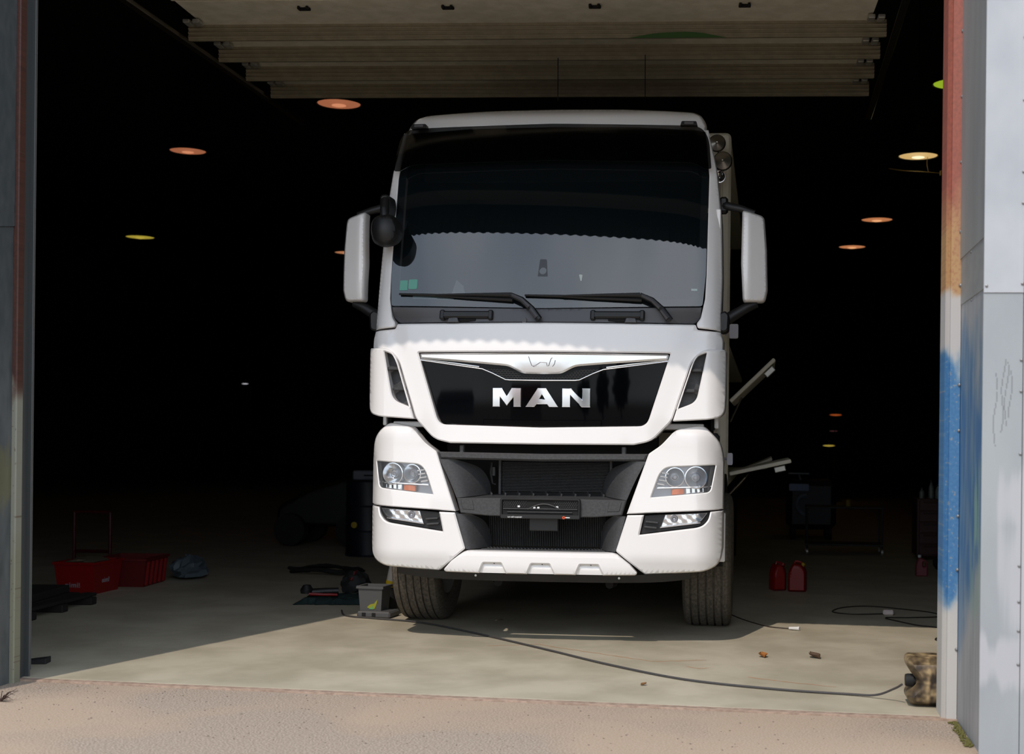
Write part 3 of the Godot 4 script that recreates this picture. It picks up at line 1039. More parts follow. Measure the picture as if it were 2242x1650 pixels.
func cheek(oc: Array, ic: Array, u: float, v: float, sg: float) -> Vector3:
	var a := v * 3.0
	var k := mini(int(a), 2)
	var f := a - k
	var po: Vector3 = oc[k].cubic_interpolate(oc[k + 1], oc[maxi(k - 1, 0)], oc[mini(k + 2, 3)], f)
	var pi: Vector3 = ic[k].cubic_interpolate(ic[k + 1], ic[maxi(k - 1, 0)], ic[mini(k + 2, 3)], f)
	var p := po.lerp(pi, u)
	p.z = lerpf(po.z, pi.z, u * u)
	return Vector3(p.x * sg, p.y, p.z)

func wheel(t: Node3D, sg: float) -> void:
	var w := group_node("front_wheel", t, Vector3(sg * 1.075, 0.5, -1.32))
	var xf := Transform3D(Basis(Vector3.FORWARD, sg * PI / 2), Vector3.ZERO)
	var s := Shape.new()
	var prof: Array = [Vector2(0.30, 0.15), Vector2(0.34, 0.172), Vector2(0.42, 0.178), Vector2(0.468, 0.168), Vector2(0.490, 0.152)]
	for g in 5:
		var c := 0.112 - 0.056 * g
		prof.append_array([Vector2(0.4995, c + 0.007), Vector2(0.486, c + 0.005), Vector2(0.486, c - 0.005), Vector2(0.4995, c - 0.007)])
	prof.append_array([Vector2(0.490, -0.152), Vector2(0.468, -0.168), Vector2(0.42, -0.178), Vector2(0.34, -0.172), Vector2(0.30, -0.15)])
	prof.reverse()
	s.lathe(prof, xf, 96)
	put("tyre", s, M.rubber, w, 30.0)
	s = Shape.new()
	s.lathe([Vector2(0.0, 0.05), Vector2(0.12, 0.06), Vector2(0.2, 0.04), Vector2(0.26, 0.10), Vector2(0.30, 0.15), Vector2(0.30, -0.15), Vector2(0.2, -0.1), Vector2(0.0, -0.1)], xf, 36)
	put("rim", s, M.aluminium, w)

func mirror(t: Node3D, sg: float) -> void:
	var m := group_node("side_mirror", t)
	var o := rounded([V(1.317, 2.968, 0.02), V(1.468, 2.928, 0.03), V(1.487, 2.70), V(1.495, 2.42), V(1.478, 2.342, 0.03), V(1.326, 2.338, 0.025), V(1.312, 2.6)])
	var s := Shape.new()
	s.plate(hand(o, sg), func(x, y): return -0.33 - 0.55 * maxf(absf(x) - 1.36, 0.0) - 0.35 * maxf(1.345 - absf(x), 0.0) - 0.03 * pow((y - 2.65) / 0.32, 4.0), 0.10, 0.014, [], 0.02)
	put("mirror_cover", s, M.white, m, 45.0)
	s = Shape.new()
	s.plate(hand(Shape.inset(o, -0.006), sg), func(x, _y): return -0.43 - 0.5 * maxf(absf(x) - 1.36, 0.0), 0.05, 0.01, [], 0.1, true)
	put("mirror_housing", s, M.black_plastic, m)
	s = Shape.new()
	s.tube([Vector3(sg * 1.165, 3.015, -0.50), Vector3(sg * 1.21, 3.01, -0.46), Vector3(sg * 1.30, 2.99, -0.45), Vector3(sg * 1.40, 2.955, -0.44)], 0.036, 10, true, 0.022)
	s.box(Vector3(sg * 1.185, 3.02, -0.50), Vector3(0.06, 0.11, 0.1), Basis.IDENTITY, 0.015)
	put("upper_arm", s, M.black_plastic, m)
	s = Shape.new()
	s.tube([Vector3(sg * 1.18, 2.20, -0.42), Vector3(sg * 1.26, 2.25, -0.43), Vector3(sg * 1.36, 2.31, -0.44), Vector3(sg * 1.42, 2.335, -0.45)], 0.045, 10, true, 0.03)
	s.plate(hand(rounded([V(1.15, 2.24, 0.03), V(1.21, 2.262, 0.01), V(1.24, 2.24, 0.02), V(1.235, 2.13, 0.02), V(1.19, 2.112, 0.02), V(1.145, 2.16, 0.02)]), sg), func(_x, _y): return -0.20, 0.2, 0.012)
	put("lower_arm", s, M.black_plastic, m)
	if sg < 0:
		# the kerb mirror hanging in front of the pillar
		var k := group_node("kerb_mirror", t)
		s = Shape.new()
		var ko := rounded([V(-1.185, 2.88, 0.06), V(-1.03, 2.90, 0.05), V(-0.985, 2.80, 0.05), V(-1.005, 2.71, 0.06), V(-1.09, 2.675, 0.06), V(-1.175, 2.70, 0.06), V(-1.195, 2.79)])
		s.plate(ko, func(x, y): return 0.02 - 6.0 * pow(x + 1.09, 2.0) - 3.0 * pow(y - 2.79, 2.0), 0.10, 0.02, [], 0.02, true)
		put("mirror_body", s, M.black_plastic, k, 50.0)
		s = Shape.new()
		s.tube([Vector3(-1.13, 3.02, -0.25), Vector3(-1.11, 3.0, -0.12), Vector3(-1.10, 2.93, -0.06), Vector3(-1.095, 2.86, -0.05)], 0.03, 10)
		s.plate(rounded([V(-1.15, 3.04, 0.02), V(-1.09, 3.05, 0.03), V(-1.075, 2.98, 0.03), V(-1.09, 2.9, 0.03), V(-1.15, 2.93, 0.02)]), func(_x, _y): return -0.12, 0.16, 0.012)
		put("mirror_bracket", s, M.black_plastic, k)

func running_gear(t: Node3D) -> void:
	var s := Shape.new()
	s.box(Vector3(0, 0.42, -1.32), Vector3(1.8, 0.12, 0.14))
	put("front_axle", s, M.matt_black, t)
	for sg in [-1.0, 1.0]:
		s = Shape.new()
		s.box(Vector3(sg * 0.40, 0.85, -5.4), Vector3(0.08, 0.28, 9.2))
		put("frame_rail", s, M.matt_black, t)
		s = Shape.new()
		s.grid(func(u, v): return Vector3(sg * lerpf(0.86, 1.2, u), 0.5 + 0.64 * sin(PI * v), -1.32 + 0.66 * cos(PI * v)), 1, 16)
		put("wheel_arch", s, M.matt_black, t)
		s = Shape.new()
		s.tube([Vector3(sg * 0.45, 0.47, -0.85), Vector3(sg * 0.42, 0.36, -0.7), Vector3(sg * 0.40, 0.36, -0.62)], 0.03, 8)
		put("tow_link", s, M.matt_black, t)
		s = Shape.new()
		s.box(Vector3(sg * 0.82, 0.60, -3.3), Vector3(0.62, 0.62, 1.9), Basis.IDENTITY, 0.08)
		put("fuel_tank", s, M.black_plastic, t)
	s = Shape.new()
	s.box(Vector3(0, 1.0, -1.5), Vector3(0.8, 0.9, 1.6))
	s.box(Vector3(0, 0.46, -1.75), Vector3(0.5, 0.3, 0.6), Basis.IDENTITY, 0.05)
	put("engine_block", s, M.matt_black, t)
	s = Shape.new()
	s.box(Vector3(0, 0.46, -2.6), Vector3(1.1, 0.36, 0.4), Basis.IDENTITY, 0.04)
	put("gearbox", s, M.matt_black, t)
	for z in [-6.2, -7.5]:
		for sg in [-1.0, 1.0]:
			s = Shape.new()
			s.lathe([Vector2(0, -0.2), Vector2(0.49, -0.2), Vector2(0.5, 0), Vector2(0.49, 0.2), Vector2(0, 0.2)], Transform3D(Basis(Vector3.FORWARD, PI / 2), Vector3(sg * 0.95, 0.5, z)), 28)
			put("rear_wheel", s, M.rubber_black, t)

func cargo_box(t: Node3D) -> void:
	var b := group_node("cargo_box", t)
	var s := Shape.new()
	s.plate(rounded([V(-1.175, 1.0), V(1.175, 1.0), V(1.175, 4.0, 0.05), V(-1.175, 4.0, 0.05)]), func(_x, _y): return -2.6, 0.12, 0.02, [], 5.0, true)
	put("front_wall", s, M.box_paint, b)
	s = Shape.new()
	s.box(Vector3(-0.16, 2.5, -6.0), Vector3(2.02, 2.98, 6.55))
	put("box_body", s, M.box_paint, b)
	for y in [1.02, 2.2, 3.97]:
		s = Shape.new()
		s.box(Vector3(1.0, y, -6.0), Vector3(0.34, 0.05, 6.55))
		put("locker_floor" if y < 3.0 else "roof_edge", s, M.box_paint, b)
	s = Shape.new()
	s.box(Vector3(1.1, 2.4, -2.592), Vector3(0.02, 2.7, 0.02))
	put("seam_strip", s, M.box_paint, b)
	# open side lockers with lights under the flaps
	for f in [[1.18, 1.735, 0.772, 0.535, -3.0, 1.2], [1.18, 1.10, 0.222, 0.55, -3.0, 1.3], [1.18, 1.04, 0.40, 0.42, -6.0, 1.2]]:
		var fg := group_node("locker_flap", b)
		var a: float = f[2]
		var bs := Basis(Vector3.BACK, a)
		var dir := bs * Vector3.RIGHT
		var base := Vector3(f[0], f[1], f[4] - f[5] / 2)
		s = Shape.new()
		s.box(base + dir * f[3] / 2, Vector3(f[3], 0.034, f[5]), bs)
		put("flap_panel", s, M.box_paint, fg)
		s = Shape.new()
		s.box(base + dir * f[3] * 0.80 - bs.y * 0.05 + Vector3(0, 0, f[5] / 2 - 0.06), Vector3(0.10, 0.05, 0.1), bs)
		put("flap_latch", s, M.aluminium, fg)
		s = Shape.new()
		s.tube([base + Vector3(0, -0.18, f[5] / 2 - 0.05), base + dir * 0.14 + Vector3(0, -0.06, f[5] / 2 - 0.05)], 0.008, 8)
		put("gas_strut", s, M.steel, fg)
	for p in [[1.222, 2.29, 0.075, 0.12], [1.2, 1.24, 0.05, 0.10]]:
		s = Shape.new()
		s.plate(rect(p[0] - p[2] / 2, p[1] - p[3] / 2, p[0] + p[2] / 2, p[1] + p[3] / 2, 0.015), func(_x, _y): return -2.25, 0.012, 0.003, [], 5.0, true)
		s.tube([Vector3(p[0], p[1], -2.26), Vector3(1.15, p[1], -2.3), Vector3(1.15, p[1], -2.61)], 0.01, 6)
		put("marker_plate", s, mat(Color(0.86, 0.87, 0.93), 0.4), b)
	# round brushed steel work lamps seen from behind
	for w in [[1.066, 3.847, -2.3, 0.068], [1.120, 3.662, -2.12, 0.075]]:
		var l := group_node("work_lamp", t)
		var r: float = w[3]
		var c := Vector3(w[0], w[1], w[2])
		s = Shape.new()
		s.lathe([Vector2(r, -0.012), Vector2(r, 0.0), Vector2(r * 0.93, 0.008), Vector2(0.012, 0.026), Vector2(0.008, 0.03), Vector2(0, 0.028)], Transform3D(Basis(Vector3.RIGHT, PI / 2), c), 40)
		put("dish", s, M.steel, l, 25.0)
		s = Shape.new()
		s.lathe([Vector2(0, -0.03), Vector2(r * 0.9, -0.03), Vector2(r + 0.004, -0.014), Vector2(r + 0.004, -0.006), Vector2(r, -0.004)], Transform3D(Basis(Vector3.RIGHT, PI / 2), c), 40)
		put("rubber_ring", s, M.rubber_black, l)
	s = Shape.new()
	s.tube([Vector3(1.120, 3.60, -2.15), Vector3(1.095, 3.55, -2.2)], 0.012, 8)
	s.lathe([Vector2(0.0, -0.02), Vector2(0.035, -0.02), Vector2(0.046, 0.0), Vector2(0.05, 0.012), Vector2(0.042, 0.012), Vector2(0.0, -0.005)], Transform3D(Basis(Vector3.RIGHT, PI / 2 + 0.2), Vector3(1.09, 3.56, -2.25)), 28)
	s.tube([Vector3(1.09, 3.56, -2.26), Vector3(1.09, 3.56, -2.61)], 0.01, 8)
	s.tube([Vector3(1.05, 3.85, -2.32), Vector3(1.05, 3.85, -2.61)], 0.01, 8)
	s.tube([Vector3(1.075, 3.8, -2.33), Vector3(1.08, 3.62, -2.3), Vector3(1.085, 3.57, -2.28)], 0.006, 6)
	put("lamp_mount", s, M.chrome, t)

# ---------------------------------------------------------------- the hall and the gate
func gate_line(x: float) -> float:
	return 1.79 + 0.069 * x

func slab(s: Shape, p: Array, y0: float, y1: float) -> void:
	# a level slab with the given outline of (x, z) corners
	var o := PackedVector2Array()
	for q: Vector2 in p:
		o.append(Vector2(q.x, -q.y))
	s.plate(o, func(_x, _y): return y1, y1 - y0, 0.001, [], 400.0, true, Transform3D(Basis(Vector3.RIGHT, -PI / 2), Vector3.ZERO))

func streaked(size: Vector2i, f: Callable) -> ImageTexture:
	var im := Image.create(size.x, size.y, false, Image.FORMAT_RGB8)
	for y in size.y:
		for x in size.x:
			im.set_pixel(x, y, f.call((x + 0.5) / size.x, (y + 0.5) / size.y))
	return ImageTexture.create_from_image(im)

func painted(tex: Texture2D, rough := 0.6, metal := 0.0) -> StandardMaterial3D:
	var m := mat(Color.WHITE, rough, metal)
	m.albedo_texture = tex
	m.texture_repeat = false
	return m

func structure(o: Node, label: String, category: String) -> void:
	tag(o, label, category, "", "structure")

func build_setting() -> void:
	var noise := FastNoiseLite.new()
	noise.seed = 5
	noise.frequency = 0.012
	noise.fractal_octaves = 4
	# hall floor: smooth screed
	var floor_m := speckled(mat(Color.WHITE, 0.5, 0.0, 0.35), Color(0.655, 0.62, 0.54), Color(0.735, 0.70, 0.62), 0.006, 0.33, 3, 5)
	var s := Shape.new()
	slab(s, [Vector2(-24, gate_line(-2.7) + 0.0), Vector2(-2.9, gate_line(-2.9)), Vector2(2.7, gate_line(2.7)), Vector2(18, gate_line(2.7)), Vector2(18, -60), Vector2(-24, -60)], -0.3, 0.0)
	var fl := put("floor", s, floor_m)
	structure(fl, "smooth beige concrete floor of the workshop hall", "floor")
	var rust := mat(Color(0.72, 0.56, 0.43), 0.6)
	for line in [[Vector2(-0.35, 0.0), Vector2(-0.02, -0.12), Vector2(0.26, 0.09), Vector2(0.55, 0.29), Vector2(0.79, 0.47)], [Vector2(0.79, 0.47), Vector2(0.95, 0.43), Vector2(1.13, 0.36)], [Vector2(1.02, 0.62), Vector2(1.1, 0.7), Vector2(1.16, 0.66)], [Vector2(1.4, 0.95), Vector2(1.62, 1.08), Vector2(1.9, 1.2)]]:
		s = Shape.new()
		for k in line.size() - 1:
			var a0: Vector2 = line[k]
			var a1: Vector2 = line[k + 1]
			for j in 12:
				var p0 := a0.lerp(a1, j / 12.0)
				var p1 := a0.lerp(a1, (j + 1) / 12.0)
				var nn := (a1 - a0).orthogonal().normalized()
				p0 += nn * 0.02 * noise.get_noise_2d(p0.x * 900.0, p0.y * 900.0)
				p1 += nn * 0.02 * noise.get_noise_2d(p1.x * 900.0, p1.y * 900.0)
				var w0 := 0.004 + 0.008 * absf(noise.get_noise_2d(p0.x * 2500.0, p0.y * 2500.0))
				var w1 := 0.004 + 0.008 * absf(noise.get_noise_2d(p1.x * 2500.0, p1.y * 2500.0))
				s.quad(Vector3(p0.x + nn.x * w0, 0.0007, p0.y + nn.y * w0), Vector3(p0.x - nn.x * w0, 0.0007, p0.y - nn.y * w0), Vector3(p1.x - nn.x * w1, 0.0007, p1.y - nn.y * w1), Vector3(p1.x + nn.x * w1, 0.0007, p1.y + nn.y * w1))
		put("rust_stain", s, rust, fl)
	# strip of mortar at the threshold
	s = Shape.new()
	var pts: Array = []
	for k in 41:
		var x := -2.9 + 5.6 * k / 40.0
		pts.append(Vector2(x, gate_line(x) + 0.004))
	for k in 41:
		var x := 2.7 - 5.6 * k / 40.0
		pts.append(Vector2(x, gate_line(x) + 0.06 + 0.014 * noise.get_noise_1d(x * 700.0)))
	slab(s, pts, -0.3, -0.001)
	structure(put("trim_1", s, speckled(mat(Color.WHITE, 0.9), Color(0.55, 0.47, 0.41), Color(0.67, 0.58, 0.51), 0.04, 1.2, 9, 4, 0.0, 256)), "pinkish mortar strip along the gate threshold", "threshold")
	# yard concrete: rough, with small stones
	var yard_m := speckled(mat(Color.WHITE, 0.92), Color(0.50, 0.445, 0.39), Color(0.74, 0.675, 0.61), 0.09, 0.7, 7, 6, 0.14, 1024)
	yard_m.detail_enabled = true
	var patches := FastNoiseLite.new()
	patches.seed = 31
	patches.frequency = 0.010
	patches.fractal_octaves = 4
	var pim := patches.get_seamless_image(256, 256)
	var dim := Image.create(256, 256, false, Image.FORMAT_RGBA8)
	for y in 256:
		for x in 256:
			var v := pim.get_pixel(x, y).r
			dim.set_pixel(x, y, Color(0.70, 0.61, 0.52, clampf((v - 0.42) * 2.2, 0.0, 0.6)))
	yard_m.detail_albedo = ImageTexture.create_from_image(dim)
	yard_m.detail_uv_layer = BaseMaterial3D.DETAIL_UV_2
	yard_m.uv2_triplanar = true
	yard_m.uv2_world_triplanar = true
	yard_m.uv2_scale = Vector3.ONE * 0.16
	s = Shape.new()
	pts = []
	for k in 41:
		var x := -2.9 + 5.6 * k / 40.0
		pts.append(Vector2(x, gate_line(x) + 0.062 + 0.014 * noise.get_noise_1d(x * 700.0)))
	pts.append_array([Vector2(30, gate_line(2.7) + 0.06), Vector2(30, 30), Vector2(-30, 30), Vector2(-30, gate_line(-2.9) + 0.06)])
	slab(s, pts, -0.3, -0.012)
	structure(put("yard_pavement", s, yard_m), "rough pinkish concrete yard in front of the gate", "pavement")
	s = Shape.new()
	slab(s, [Vector2(-250, 300), Vector2(-250, 30.02), Vector2(250, 30.02), Vector2(250, 300)], -0.3, -0.02)
	structure(put("far_ground", s, mat(Color(0.52, 0.49, 0.45), 0.95)), "open ground on the far side of the yard", "ground")
	# small stones showing in the yard concrete
	var rng := RandomNumberGenerator.new()
	rng.seed = 77
	s = Shape.new()
	for k in 500:
		var x := rng.randf_range(-2.5, 2.3)
		var z := gate_line(x) + rng.randf_range(0.12, 1.2)
		var r := 0.0012 + 0.0035 * pow(rng.randf(), 2.5)
		s.box(Vector3(x, -0.011, z), Vector3(r * 2.2, r * 1.2, r * 1.8), Basis(Vector3.UP, rng.randf() * 3.0), r * 0.4)
	tag(put("yard_grit", s, mat(Color(0.45, 0.40, 0.36), 0.9)), "scattered grit lying on the rough yard concrete", "grit", "", "stuff")
	# dark hall
	var hall_paint := mat(Color(0.42, 0.42, 0.41), 0.95, 0.0, 0.2)
	for w in [["wall_left", Vector3(-24.15, 4.4, -29.2), Vector3(0.3, 9.4, 62), "grey side wall of the hall far beyond the red crates"], ["wall_right", Vector3(18.15, 4.4, -29.2), Vector3(0.3, 9.4, 62), "grey side wall of the hall beyond the trolley"], ["wall_back", Vector3(-3, 4.4, -60.15), Vector3(42.6, 9.4, 0.3), "grey rear wall far inside the unlit hall"], ["ceiling", Vector3(-3, 9.15, -29.2), Vector3(42.6, 0.3, 62.4), "grey ceiling of the unlit hall"]]:
		s = Shape.new()
		s.box(w[1], w[2])
		structure(put(w[0], s, hall_paint), w[3], "wall" if w[0] != "ceiling" else "ceiling")
	# front wall around the gate opening
	s = Shape.new()
	s.box(Vector3(-13.47, 4.4, gate_line(-2.8) - 0.14), Vector3(21.35, 9.4, 0.24))
	s.box(Vector3(10.40, 4.4, gate_line(2.5) - 0.14), Vector3(15.85, 9.4, 0.24))
	s.box(Vector3(-0.15, 6.85, 1.60), Vector3(5.6, 4.6, 0.2), Basis(Vector3.UP, -0.0689))
	structure(put("wall_front", s, hall_paint), "front wall of the hall around the tall gate opening", "wall")
	# corrugated sheet above the opening; its lower edge throws the scalloped shadow on the cab
	s = Shape.new()
	for side in 2:
		var dz := 0.0 if side == 0 else -0.004
		s.grid(func(u, v): return Vector3(lerpf(-3.3, 3.0, u), lerpf(LINTEL, 9.1, v), gate_line(lerpf(-3.3, 3.0, u)) + 0.03 + 0.009 * sin(TAU * lerpf(-3.3, 3.0, u) / 0.1) + dz), 500, 1, side == 1)
	structure(put("trim_2", s, mat(Color(0.5, 0.52, 0.53), 0.5, 0.3)), "corrugated sheet above the gate", "cladding")
	gate_sides(noise)
	sectional_door()

const LINTEL := 4.33

func rivet(parent: Node, at: Vector3, n: Vector3, m: Material, r := 0.008) -> void:
	var s := Shape.new()
	var y := n
	var x := y.cross(Vector3.UP).normalized()
	s.lathe([Vector2(r, 0.0), Vector2(r * 0.92, r * 0.35), Vector2(r * 0.5, r * 0.6), Vector2(0, r * 0.68)], Transform3D(Basis(x, y, x.cross(y)), at), 10)
	put("rivet", s, m, parent)

func gate_sides(noise: FastNoiseLite) -> void:
	var grey := Color(0.565, 0.585, 0.60)
	var blue := Color(0.20, 0.40, 0.58)
	# --- post beside the opening, picture right: old paint in layers down its height
	var post_f := func(u, v):
		var h: float = 5.0 * (1.0 - v)
		var n: float = noise.get_noise_2d(u * 40.0, v * 900.0)
		var n2: float = noise.get_noise_2d(u * 300.0 + 50.0, v * 16000.0)
		var c := Color(0.60, 0.33, 0.27).lerp(Color(0.52, 0.30, 0.25), clampf(0.5 + n2, 0, 1))
		c = c.lerp(Color(0.66, 0.52, 0.36).lerp(Color(0.6, 0.42, 0.3), clampf(n2 * 1.5, 0, 1)), smoothstep(2.75, 2.35, h + 0.25 * n))
		c = c.lerp(Color(0.68, 0.67, 0.66), smoothstep(2.14, 2.09, h + 0.08 * n))
		c = c.lerp(blue.lerp(Color(0.27, 0.46, 0.62), clampf(0.4 + 0.8 * n2, 0, 1)), smoothstep(1.88, 1.72, h + 0.2 * n) * smoothstep(0.52, 0.72, h + 0.2 * n))
		if h < 1.8 and n2 > 0.46:
			c = c.lerp(Color(0.55, 0.52, 0.50), 0.8)
		if h < 0.62:
			c = c.lerp(Color(0.70, 0.69, 0.67), smoothstep(0.66, 0.5, h + 0.1 * n))
		return c
	var post_m := painted(streaked(Vector2i(32, 1024), post_f), 0.65)
	var gr := group_thing("wall_gate_side", "grey sheet metal gate side with rust red and blue painted steel post", "wall")
	var s := Shape.new()
	var prof := PackedVector2Array([Vector2(2.388, -1.99), Vector2(2.410, -1.985), Vector2(2.413, -2.005), Vector2(2.462, -2.015), Vector2(2.466, -1.80), Vector2(2.388, -1.80)])
	s.plate(prof, func(_x, _y): return 5.0, 5.2, 0.003, [], 5.0, true, Transform3D(Basis(Vector3.RIGHT, -PI / 2), Vector3.ZERO))
	put("steel_post", s, post_m, gr, 30.0, func(p): return Vector2((p.x - 2.38) / 0.09, 1.0 - p.y / 5.0))
	# --- reveal beside the post: three sheets, blue and green paint smeared over the lowest
	var rev_f := func(u, v):
		var h: float = 2.12 * (1.0 - v)
		var n: float = noise.get_noise_2d(u * 120.0, v * 260.0)
		var n2: float = noise.get_noise_2d(u * 700.0, v * 300.0 + 400.0)
		var c := Color(0.53, 0.54, 0.55).lerp(Color(0.60, 0.61, 0.62), clampf(0.5 + n2, 0, 1))
		var k := smoothstep(0.30 + 0.45 * u, 0.75 + 0.35 * u, h + 0.3 * n) * smoothstep(2.05, 1.62, h + 0.35 * n)
		c = c.lerp(Color(0.22, 0.395, 0.57).lerp(Color(0.37, 0.48, 0.57), clampf(0.5 + n2 * 1.4, 0, 1)), clampf(k, 0, 1))
		var g := smoothstep(0.30, 0.0, absf(u - 0.72)) * smoothstep(1.45, 1.2, h) * smoothstep(0.5, 0.75, h) * smoothstep(0.0, 0.35, n2 + 0.15)
		return c.lerp(Color(0.47, 0.61, 0.55), clampf(g, 0, 1) * 0.8)
	var plain_f := func(u, v):
		var n2: float = noise.get_noise_2d(u * 300.0, v * 200.0 + 900.0)
		return Color(0.50, 0.51, 0.51).lerp(Color(0.54, 0.55, 0.55), clampf(0.5 + n2, 0, 1))
	var rev_m := painted(streaked(Vector2i(128, 512), rev_f), 0.5, 0.1)
	var plain_m := painted(streaked(Vector2i(128, 256), plain_f), 0.5, 0.1)
	var bolt := mat(Color(0.5, 0.5, 0.5), 0.4, 0.6)
	for b in [[-0.05, 2.10, 0.0, rev_m], [2.08, 2.33, 0.004, plain_m], [2.31, 5.0, 0.008, plain_m]]:
		s = Shape.new()
		var y0: float = b[0]
		var y1: float = b[1]
		var off: float = b[2]
		s.plate(PackedVector2Array([Vector2(-2.77, y0), Vector2(-2.015, y0), Vector2(-2.015, y1), Vector2(-2.77, y1)]), func(_x, _y): return off, 0.01, 0.002, [], 5.0, true, Transform3D(Basis(Vector3(0, 0, -1), Vector3.UP, Vector3(-1, 0, 0)), Vector3(2.464, 0, 0)))
		put("reveal_sheet", s, b[3], gr, 30.0, func(p): return Vector2((p.z - 2.015) / 0.755, 1.0 - (p.y - y0) / (y1 - y0)))
		rivet(gr, Vector3(2.464 - off, y1 - 0.03, 2.36), Vector3(-1, 0, 0), bolt)
	for h in [0.35, 0.75, 1.02, 1.45, 1.68, 2.18, 2.45, 2.8, 3.13, 3.46]:
		rivet(gr, Vector3(2.457, h, 2.018), Vector3(-0.5, 0, 0.87).normalized(), bolt)
	# --- outer face: two sheets, lower one scrubbed with whitish paint
	var low_f := func(u, v):
		var n: float = noise.get_noise_2d(u * 260.0 + 80.0, v * 160.0)
		var n2: float = noise.get_noise_2d(u * 1200.0, v * 120.0 + 70.0)
		var c := grey.lerp(Color(0.60, 0.62, 0.63), clampf(0.5 + n, 0, 1))
		var h: float = 2.08 * (1.0 - v)
		var k := 0.0
		for q in [[0.17, 1.15, 0.10, 0.13], [0.17, 0.85, 0.10, 0.22], [0.1, 0.45, 0.18, 0.09]]:
			k = maxf(k, smoothstep(1.35, 0.55, Vector2((u * 1.2 - q[0]) / q[2], (h - q[1]) / q[3]).length() + 0.9 * n2))
		c = c.lerp(Color(0.68, 0.68, 0.695), k * 0.8)
		for q in [0.055, 0.085, 0.10, 0.118]:
			if absf(u * 1.2 - q - (h - 1.5) * 0.035 - 0.006 * sin(h * 25.0 + q * 90.0)) < 0.0022 and h > 1.28 + q * 2.0 and h < 1.78 - absf(q - 0.09) * 2.0:
				c = c.darkened(0.22)
		return c
	var up_f := func(u, v):
		var n: float = noise.get_noise_2d(u * 260.0 + 180.0, v * 500.0)
		return Color(0.635, 0.65, 0.67).lerp(Color(0.68, 0.69, 0.705), clampf(0.5 + n, 0, 1))
	for b in [[-0.05, 2.08, 0.0, low_f], [2.06, 5.0, 0.006, up_f]]:
		s = Shape.new()
		var y0: float = b[0]
		var y1: float = b[1]
		var off: float = b[2]
		for x in [[2.456, 2.632], [2.634, 3.7]]:
			s = Shape.new()
			s.plate(PackedVector2Array([Vector2(x[0], y0), Vector2(x[1], y0), Vector2(x[1], y1), Vector2(x[0], y1)]), func(_x, _y): return 2.772 + off + (0.003 if x[0] > 2.5 else 0.0), 0.012, 0.002, [], 5.0, true)
			put("outer_sheet", s, painted(streaked(Vector2i(256, 512), b[3]), 0.5, 0.1), gr, 30.0, func(p): return Vector2((p.x - 2.456) / 1.2, 1.0 - (p.y - y0) / (y1 - y0)))
	for h in [0.40, 0.55, 0.68, 0.84, 1.34, 1.62, 1.76, 2.10, 2.46, 2.60, 2.92, 3.2]:
		rivet(gr, Vector3(2.625, h, 2.774 + (0.006 if h > 2.06 else 0.0)), Vector3(0, 0, 1), bolt, 0.007)
	rivet(gr, Vector3(2.468, 2.09, 2.779), Vector3(0, 0, 1), bolt, 0.007)
	s = Shape.new()
	s.box(Vector3(3.2, 2.5, 2.37), Vector3(1.45, 5.3, 0.76))
	put("wall_core", s, mat(Color(0.4, 0.4, 0.4), 0.9), gr)
	# --- other side of the opening
	var gl := group_thing("wall_gate_left", "dark sheet metal gate side with brown painted edge post", "wall")
	var lf := func(u, v):
		var h: float = 5.0 * (1.0 - v)
		var n: float = noise.get_noise_2d(u * 200.0, v * 900.0)
		var n2: float = noise.get_noise_2d(u * 500.0, v * 3000.0 + 70.0)
		var c := Color(0.29, 0.32, 0.33).lerp(Color(0.34, 0.36, 0.37), clampf(0.5 + n2, 0, 1))
		c = c.lerp(Color(0.40, 0.42, 0.43), smoothstep(2.1, 1.75, h + 0.5 * n) * clampf(0.5 + n, 0, 1))
		c = c.lerp(Color(0.50, 0.49, 0.33), smoothstep(0.22, 0.08, absf(h - 1.14) + 0.1 * n2) * 0.6 * smoothstep(0.9, 0.4, u))
		c = c.lerp(Color(0.66, 0.62, 0.60), smoothstep(0.55, 0.2, h + 0.4 * n2) * smoothstep(0.2, 0.5, u))
		return c
	s = Shape.new()
	s.plate(PackedVector2Array([Vector2(1.735, -0.05), Vector2(2.12, -0.05), Vector2(2.12, 2.5), Vector2(1.735, 2.56)]), func(_x, _y): return 0.0, 0.01, 0.002, [], 5.0, true, Transform3D(Basis(Vector3(0, 0, 1), Vector3.UP, Vector3(-1, 0, 0)), Vector3(-2.715, 0, 0)))
	var lm := painted(streaked(Vector2i(64, 1024), lf), 0.45, 0.2)
	var luv := func(p): return Vector2((p.z - 1.735) / 0.385, 1.0 - p.y / 5.0)
	put("reveal_sheet", s, lm, gl, 30.0, luv)
	s = Shape.new()
	s.plate(PackedVector2Array([Vector2(1.735, 2.54), Vector2(2.12, 2.48), Vector2(2.12, 5.0), Vector2(1.735, 5.0)]), func(_x, _y): return -0.006, 0.01, 0.002, [], 5.0, true, Transform3D(Basis(Vector3(0, 0, 1), Vector3.UP, Vector3(-1, 0, 0)), Vector3(-2.715, 0, 0)))
	put("reveal_sheet", s, lm, gl, 30.0, luv)
	for h in [0.35, 0.62, 0.95, 1.27, 1.55, 1.75, 2.2, 2.58]:
		rivet(gl, Vector3(-2.713, h, 1.80), Vector3(1, 0, 0), bolt, 0.006)
